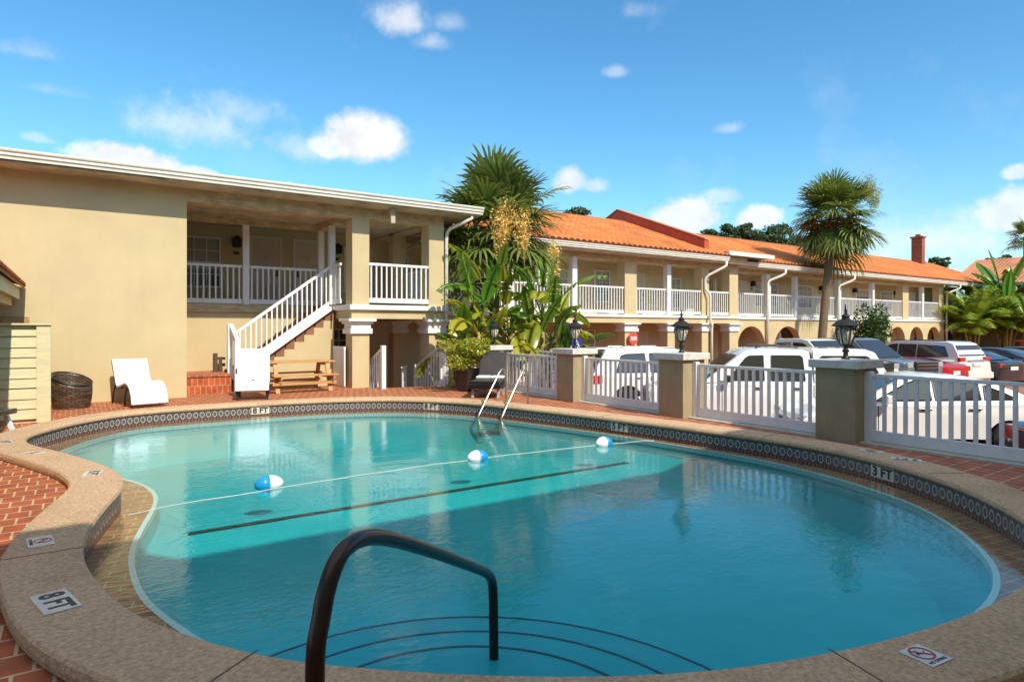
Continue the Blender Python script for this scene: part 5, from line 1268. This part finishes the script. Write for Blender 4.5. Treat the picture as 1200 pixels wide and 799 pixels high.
def canopy(t):
    G = [(-2.62,1.13),(-2.46,1.40),(-2.28,1.76),(-2.1,1.82),(-.99,1.83),(-.99,1.13)]; m = len(G)
    yw = lambda z: .86-(z-1.13)*.17
    rows = [[(x,-yw(z),z) for x,z in G],[(x,-yw(z)+.1,z+(.03 if z > 1.5 else 0)) for x,z in G],[(x,yw(z)-.1,z+(.03 if z > 1.5 else 0)) for x,z in G],[(x,yw(z),z) for x,z in G]]
    vs = [p for q in rows for p in q]; fs = [(i*m+k,i*m+(k+1)%m,(i+1)*m+(k+1)%m,(i+1)*m+k) for i in range(3) for k in range(m)]+[tuple(range(m)),tuple(3*m+k for k in range(m-1,-1,-1))]
    c = MB().add(vs, fs).build('bed_canopy', white, t)
    poly = [(-2.36,1.20),(-2.14,1.64),(-2.08,1.68),(-1.18,1.68),(-1.13,1.64),(-1.13,1.20)]
    for s in (-1,1):
        MB().add([(x,s*(yw(z)+.006),z) for x,z in poly],[tuple(range(6))]).build('side_window', 'winglass', c); fr = MB()
        for a, b in zip(poly, poly[1:]+poly[:1]): fr.bar((a[0],s*(yw(a[1])+.008),a[1]),(b[0],s*(yw(b[1])+.008),b[1]),.05,.016,up=(0,1,0))
        fr.build('window_frame', 'trim', c)
    p = [(-2.585,1.20),(-2.32,1.70)]; MB().add([(p[0][0]-.03,-.68,p[0][1]),(p[0][0]-.03,.68,p[0][1]),(p[1][0]-.03,.62,p[1][1]),(p[1][0]-.03,-.62,p[1][1])],[(0,1,2,3)]).build('rear_window', 'winglass', c)
    rk = MB(); 
    for s in (-1,1): rk.tube([(-.7,s*.6,1.87),(-.6,s*.6,1.91),(.1,s*.6,1.91),(.2,s*.6,1.87)], .018, 6)
    rk.build('roof_rack', 'trim', t)
canopy(pk)
# white station wagon / SUV, tail to the fence
SV = dict(W=1.9, r=.37, wx=(-1.38,1.48), gc=.25, paint=white,
  body=[(-2.32,.36),(-2.38,.62),(-2.34,.98),(-2.2,1.06),(0,1.05),(1.0,1.06),(2.0,.94),(2.32,.80),(2.38,.55),(2.34,.36)],
  house=[(-2.28,1.03),(-2.10,1.34),(-1.86,1.70),(-1.72,1.745),(-.6,1.78),(.1,1.74),(.42,1.66),(1.22,1.03)], wb=.86, wr=.66,
  side=[[(-1.62,1.12),(-1.45,1.56),(-1.32,1.60),(-.78,1.62),(-.74,1.12)],[(-.64,1.12),(-.64,1.62),(.0,1.62),(.26,1.57),(.86,1.12)]],
  wind=((1.22,1.03),(.42,1.66)), back=((-2.22,1.13),(-1.88,1.66)), seams=(-1.28,-.68,.75), handles=((-1.0,.98),(.0,.98)), mirror=(.86,1.08), hmat='chrome',
  lamps=[(-2.20,.82,1.06,.70,.962,'taillight',.17),(2.26,.66,.84,.55,.9,'headlight',.06)],
  boxes=[('rear_spoiler',(-2.08,-1.72,-.6,.6,1.735,1.775),white,.015),('rear_bumper',(-2.46,-2.28,-.88,.88,.38,.62),white,.04),('number_plate',(-2.395,-2.375,-.26,.26,.72,.86),'plate',0),('roof_rail',(-1.4,.1,.60,.62,1.77,1.795),'car_silver',.005),('roof_rail',(-1.4,.1,-.62,-.60,1.77,1.795),'car_silver',.005)])
car('station_wagon', 'white station wagon with red tail lights, tail towards the fence', 'car', (13.85,12.75), radians(-25), SV)
# white sedan, nose to the fence
SD = dict(W=1.80, r=.32, wx=(-1.33,1.38), gc=.17, paint=white,
  body=[(-2.30,.30),(-2.36,.55),(-2.34,.90),(-2.22,.98),(-1.6,1.0),(0,.96),(1.0,.94),(1.9,.80),(2.24,.66),(2.32,.48),(2.28,.28)],
  house=[(-1.95,.95),(-1.55,1.14),(-1.05,1.34),(-.7,1.405),(-.2,1.425),(.2,1.40),(.42,1.34),(1.32,.91)], wb=.82, wr=.58,
  side=[[(-1.48,1.03),(-1.30,1.13),(-.98,1.27),(-.95,1.02)],[(-.88,1.02),(-.88,1.29),(-.62,1.345),(-.12,1.36),(-.12,1.00)],[(-.04,1.00),(-.04,1.36),(.18,1.345),(.36,1.28),(.92,.98)]],
  wind=((1.32,.91),(.42,1.34)), back=((-1.90,.98),(-1.0,1.35)), seams=(-.95,-.08,.92), handles=((-.72,.86),(.12,.84)), hmat='chrome', mirror=(.78,.97), shade=True, glass='winglass',
  lamps=[(-2.28,.72,.90,.5,.89,'taillight',.06),(2.2,.55,.70,.5,.88,'headlight',.06)],
  boxes=[('number_plate',(-2.38,-2.36,-.26,.26,.62,.76),'plate',0),('grille',(2.27,2.34,-.45,.45,.40,.56),'trim',.01)])
car('sedan_car', 'white sedan behind the fence panel at the right, teal shade in its windscreen', 'car', (13.35,5.95), radians(139), SD)
SB = dict(SD); SB['paint'] = 'car_char'; SB['shade'] = False; SB['boxes'] = SD['boxes']+[('tail_panel',(-2.375,-2.35,-.62,.62,.56,.88),'trim',.01)]; SB['lamps'] = [(-2.30,.72,.92,.42,.90,'taillight',.06),(2.2,.55,.70,.5,.88,'headlight',.06)]
car('sedan_car', 'dark sedan at the lower right, only its tail corner showing through the pickets', 'car', (12.35,1.45), radians(-41), SB)
# far row
TR = dict(W=2.0, r=.42, wx=(-1.85,1.85), gc=.40, paint='car_silver',
  body=[(-2.9,.5),(-2.92,.8),(-2.90,1.18),(-1.0,1.20),(1.1,1.20),(2.3,1.18),(2.82,1.10),(2.92,.9),(2.92,.5)],
  house=[(-1.05,1.17),(-1.0,1.5),(-.88,1.84),(-.72,1.90),(.3,1.91),(.6,1.86),(1.5,1.17)], wb=.90, wr=.74,
  side=[[(-.86,1.26),(-.80,1.74),(-.14,1.78),(-.12,1.26)],[(.0,1.26),(.0,1.78),(.42,1.76),(.55,1.70),(1.1,1.26)]],
  wind=((1.5,1.17),(.6,1.86)), back=((-1.05,1.2),(-.88,1.84)), seams=(-1.0,-.06,1.1), handles=((-.7,1.1),(.25,1.1)), hmat='chrome', mirror=(1.0,1.22), mirmat='chrome',
  lamps=[(2.86,.92,1.10,.66,.97,'headlight',.05),(-2.9,.85,1.15,.85,.995,'taillight',.03)],
  boxes=[('grille',(2.88,2.97,-.62,.62,.72,1.14),'trim',.02),('grille_bar',(2.96,2.985,-.55,.55,.76,.79),'chrome',0),('grille_bar',(2.96,2.985,-.55,.55,.86,.92),'chrome',0),('grille_bar',(2.96,2.985,-.55,.55,1.0,1.03),'chrome',0),('grille_bar',(2.96,2.985,-.6,.6,1.10,1.13),'chrome',0),('front_bumper',(2.82,3.05,-.98,.98,.45,.70),'chrome',.04),('fog_light',(3.03,3.06,.55,.75,.5,.62),'headlight',.01),('fog_light',(3.03,3.06,-.75,-.55,.5,.62),'headlight',.01)])
AX = radians(-58)
hd = radians(-100)
car('pickup_truck', 'silver grey pickup facing right with a big chrome grille, beyond the white canopy truck', 'pickup truck', (25.5,13.4), hd, TR)
T2 = dict(TR); T2['paint'] = 'car_pearl'
car('pickup_truck', 'pale pickup between the ringed palm trunk and the silver grey pickup', 'pickup truck', (22.9,13.7), hd, T2)
MV = dict(W=1.98, r=.36, wx=(-1.5,1.5), gc=.22, paint='car_pearl',
  body=[(-2.5,.34),(-2.55,.6),(-2.5,1.02),(-2.36,1.10),(0,1.06),(1.3,1.02),(2.1,.90),(2.5,.72),(2.54,.5),(2.5,.34)],
  house=[(-2.42,1.06),(-2.30,1.36),(-2.08,1.70),(-1.9,1.76),(-.6,1.80),(.3,1.76),(.7,1.66),(1.75,1.0)], wb=.90, wr=.72,
  side=[[(-1.98,1.22),(-1.80,1.60),(-.75,1.66),(-.75,1.14)],[(-.68,1.14),(-.68,1.66),(.05,1.66),(.05,1.12)],[(.12,1.12),(.12,1.66),(.35,1.65),(.6,1.57),(1.2,1.10)]],
  wind=((1.75,1.0),(.7,1.66)), back=((-2.36,1.18),(-2.1,1.68)), seams=(-.7,.08,1.2), handles=((-.5,1.0),(.3,1.0)), mirror=(1.15,1.08),
  lamps=[(-2.43,1.05,1.20,.60,.955,'taillight',.06),(2.3,.66,.84,.55,.9,'headlight',.07)],
  boxes=[('chrome_strip',(-2.56,-2.50,-.55,.55,1.06,1.10),'chrome',.005),('number_plate',(-2.565,-2.545,-.26,.26,.86,.99),'plate',0),('rear_bumper',(-2.64,-2.45,-.92,.92,.36,.62),'car_pearl',.05),('roof_rail',(-1.8,.4,.64,.67,1.80,1.835),'trim',.01),('roof_rail',(-1.8,.4,-.67,-.64,1.80,1.835),'trim',.01)])
hr_ = radians(80)
car('minivan', 'pearl white minivan seen from behind with red tail lights under its rear window', 'minivan', (29.15,12.8), hr_, MV)
RD = dict(SD); RD['paint'] = 'car_red'; RD['shade'] = False; RD['boxes'] = [('number_plate',(-2.38,-2.355,-.2,.2,.60,.74),'plate',0)]
BK = dict(SD); BK['paint'] = 'car_black'; BK['shade'] = False
rd = dict(RD); rd['W'] = 1.66; rd['wb'] = .76; sq = lambda q: [(x, .90+(z-.90)*.5) for x, z in q]; rd['house'] = sq(SD['house']); rd['side'] = [[(x, .90+(z-.90)*.5) for x, z in q] for q in SD['side']]; rd['wind'] = tuple(sq(SD['wind'])); rd['back'] = tuple(sq(SD['back'])); car('hatchback_car', 'bright red car of which only the tail shows between the grey pickup and the minivan', 'car', (27.22,12.6), hr_, rd)
car('sedan_car', 'black sedan parked just right of the pearl minivan', 'car', (31.8,12.3), hr_, BK)
BK2 = dict(SD); BK2['paint'] = 'car_char'; BK2['shade'] = False
car('sedan_car', 'dark charcoal sedan with lit-up red tail lights, second car right of the minivan', 'car', (34.6,12.0), hr_, BK2)
car('sedan_car', 'dark sedan at the very right edge, third car right of the minivan', 'car', (37.4,11.8), hr_, BK)

# ------------------------------------------------------------------ sky, sun, camera
W_ = bpy.data.worlds.new('World'); S.world = W_; W_.use_nodes = True; nt = W_.node_tree; N = nt.nodes.new; L = nt.links.new
bg = nt.nodes['Background']; sky = N('ShaderNodeTexSky'); sky.sky_type = 'NISHITA'; sky.sun_disc = False
SUN_EL = radians(44); SUN_AZ = radians(178)      # compass bearing from +Y towards +X: the sun stands behind the camera
sky.sun_elevation = SUN_EL; sky.sun_rotation = SUN_AZ; sky.altitude = 0; sky.air_density = 1.0; sky.dust_density = .6; sky.ozone_density = 2.0
def mth(op, a, b=None, c=None, clamp=False):
    x = N('ShaderNodeMath'); x.operation = op; x.use_clamp = clamp
    for i, v in enumerate((a, b, c)):
        if v is None: continue
        if isinstance(v, (int, float)): x.inputs[i].default_value = v
        else: L(v, x.inputs[i])
    return x.outputs[0]
tc = N('ShaderNodeTexCoord'); nrm = N('ShaderNodeVectorMath'); nrm.operation = 'NORMALIZE'; L(tc.outputs['Generated'], nrm.inputs[0]); dirv = nrm.outputs[0]
sx = N('ShaderNodeSeparateXYZ'); L(dirv, sx.inputs[0])
az = mth('MULTIPLY', mth('ARCTAN2', sx.outputs[0], sx.outputs[1]), 57.29578); el = mth('MULTIPLY', mth('ARCSINE', sx.outputs[2]), 57.29578)
def noise(scale, det, rough=.55, off=(0,0,0)):
    mp = N('ShaderNodeMapping'); mp.inputs['Location'].default_value = off; L(dirv, mp.inputs[0])
    n = N('ShaderNodeTexNoise'); n.inputs['Scale'].default_value = scale; n.inputs['Detail'].default_value = det; n.inputs['Roughness'].default_value = rough; L(mp.outputs[0], n.inputs['Vector']); return n.outputs['Fac']
n1 = noise(14, 8, .6); n2 = noise(46, 8, .66, (3,1,2)); n3 = noise(5, 7, .62, (1,5,2))
nn = mth('ADD', mth('MULTIPLY', mth('SUBTRACT', n1, .5), 1.5), mth('MULTIPLY', mth('SUBTRACT', n2, .5), .75))
# cumulus and wisps: azimuth, elevation, half sizes in degrees, softness, density, noise amount
clouds = [(21.2,15.9,4.6,3.0,.5,1.0,.55),(18.4,15.2,2.4,1.5,.6,.8,.7),(16.2,14.6,2.6,1.5,.9,.45,1.2),(24.4,25.3,3.6,2.2,.9,.75,.9),(26.8,23.9,2.4,1.1,1.0,.45,1.1),(28.4,25.4,2.2,1.2,1.1,.3,1.2),(3.3,12.6,4.2,1.6,.4,.95,.7),(8.0,12.0,2.2,1.0,.4,.8,.7),(14.9,11.3,1.6,1.2,.5,.7,.8),
 (39.6,12.8,2.0,1.7,.6,.85,.8),(41.4,12.4,1.8,1.0,.8,.55,1.0),(49.5,9.4,4.2,2.2,.5,.85,.9),(52.2,11.0,2.0,1.0,.7,.45,.9),(55.2,9.0,2.2,1.3,.45,.85,.8),(67.5,6.6,7.5,3.0,1.1,.62,1.1),(60,5.5,4,2.2,1.0,.6,1.1),(73,8.0,3.5,2.4,.5,.8,.9),(72.6,10.8,1.1,.8,.5,.7,.8),
 (7.5,15.6,6.8,2.6,1.2,.50,1.4),(11.5,17.2,4.5,1.6,1.2,.32,1.6),(14.9,15.0,2.6,1.6,.9,.38,1.3),(43.4,21.6,1.5,.7,.9,.36,1.2),(44.8,26,2.2,1.0,1.0,.28,1.4),(53,16.5,1.5,.7,.9,.32,1.3),(-2.5,19,4.4,1.1,1.2,.34,1.5),(-1,16.8,3.5,.8,1.2,.22,1.5),(-2.4,13.4,1.2,.5,.8,.35,1.0),
 (95,12,12,4,.9,.8,1.2),(-40,14,16,4,.9,.8,1.2),(130,22,14,5,.9,.6,1.2),(-100,20,18,6,.9,.6,1.2),(40,38,9,3,1,.55,1.3),(15,44,7,3,1,.5,1.3)]
acc = None
for (a, e, ra, re, soft, den, na) in clouds:
    dx = mth('DIVIDE', mth('SUBTRACT', az, a), ra); dy = mth('DIVIDE', mth('SUBTRACT', el, e), re)
    # flatter below than above
    dy = mth('MULTIPLY', dy, mth('ADD', 1.0, mth('MULTIPLY', mth('LESS_THAN', dy, 0), .35)))
    rr = mth('SQRT', mth('ADD', mth('MULTIPLY', dx, dx), mth('MULTIPLY', dy, dy)))
    v = mth('SUBTRACT', mth('ADD', 1.0, mth('MULTIPLY', nn, na)), rr)
    mr = N('ShaderNodeMapRange'); mr.interpolation_type = 'SMOOTHSTEP'; L(v, mr.inputs[0]); mr.inputs[1].default_value = 0; mr.inputs[2].default_value = soft; mr.inputs[4].default_value = den
    acc = mr.outputs[0] if acc is None else mth('MAXIMUM', acc, mr.outputs[0])
hz = N('ShaderNodeMapRange'); L(n3, hz.inputs[0]); hz.inputs[1].default_value = .55; hz.inputs[2].default_value = .85; hz.inputs[4].default_value = .22
acc = mth('MAXIMUM', acc, hz.outputs[0])
# broken cloud overhead, out of view, added to fill the shade with neutral light
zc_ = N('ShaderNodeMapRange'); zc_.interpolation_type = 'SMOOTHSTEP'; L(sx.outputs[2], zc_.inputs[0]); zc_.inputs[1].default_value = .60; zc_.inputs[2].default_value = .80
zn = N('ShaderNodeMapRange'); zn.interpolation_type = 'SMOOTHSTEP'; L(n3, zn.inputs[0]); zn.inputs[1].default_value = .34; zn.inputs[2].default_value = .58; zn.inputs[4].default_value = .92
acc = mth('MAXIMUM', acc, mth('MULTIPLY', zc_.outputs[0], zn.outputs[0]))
sat = N('ShaderNodeHueSaturation'); sat.inputs['Saturation'].default_value = 1.22; sat.inputs['Value'].default_value = 1.0
tint = N('ShaderNodeMix'); tint.data_type = 'RGBA'; tint.blend_type = 'MULTIPLY'; tint.inputs['Factor'].default_value = 1; L(sky.outputs[0], tint.inputs['A']); tint.inputs['B'].default_value = (.90, 1.06, 1.04, 1); L(tint.outputs['Result'], sat.inputs['Color'])
shade = N('ShaderNodeMapRange'); L(n1, shade.inputs[0]); shade.inputs[1].default_value = .35; shade.inputs[2].default_value = .65; shade.inputs[3].default_value = .80; shade.inputs[4].default_value = 1.05
cc = N('ShaderNodeMix'); cc.data_type = 'RGBA'; cc.blend_type = 'MULTIPLY'; cc.inputs['Factor'].default_value = 1; cc.inputs['A'].default_value = (5.2,5.3,5.5,1); L(shade.outputs[0], cc.inputs['B'])
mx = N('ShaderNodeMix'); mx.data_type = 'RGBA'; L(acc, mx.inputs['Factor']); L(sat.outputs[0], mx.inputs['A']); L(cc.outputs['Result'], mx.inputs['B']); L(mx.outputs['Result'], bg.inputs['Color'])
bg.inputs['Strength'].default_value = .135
su = bpy.data.lights.new('sun', 'SUN'); su.energy = 3.4; su.angle = radians(.55); su.color = (1.0, .93, .80); so = bpy.data.objects.new('sun', su); COL.objects.link(so)
dv = Vector((sin(SUN_AZ)*cos(SUN_EL), cos(SUN_AZ)*cos(SUN_EL), sin(SUN_EL))); so.rotation_euler = dv.to_track_quat('Z', 'Y').to_euler(); so.location = (0,-30,40)
cam = bpy.data.cameras.new('camera'); cam.sensor_width = 36; cam.lens = 36*750/1200; cam.clip_end = 3000; cam.shift_y = -(399.5-385)/1200
co = bpy.data.objects.new('camera', cam); COL.objects.link(co); co.location = (0,0,1.6); co.rotation_euler = (radians(90), 0, -radians(34.25)); S.camera = co
S.view_settings.view_transform = 'Standard'; S.view_settings.look = 'None'; S.view_settings.exposure = 0.62; S.view_settings.gamma = 1.0; S.view_settings.use_curve_mapping = False
S.cycles.max_bounces = 8; S.cycles.transparent_max_bounces = 12; S.cycles.caustics_reflective = False; S.cycles.caustics_refractive = False
S.cycles.use_denoising = True
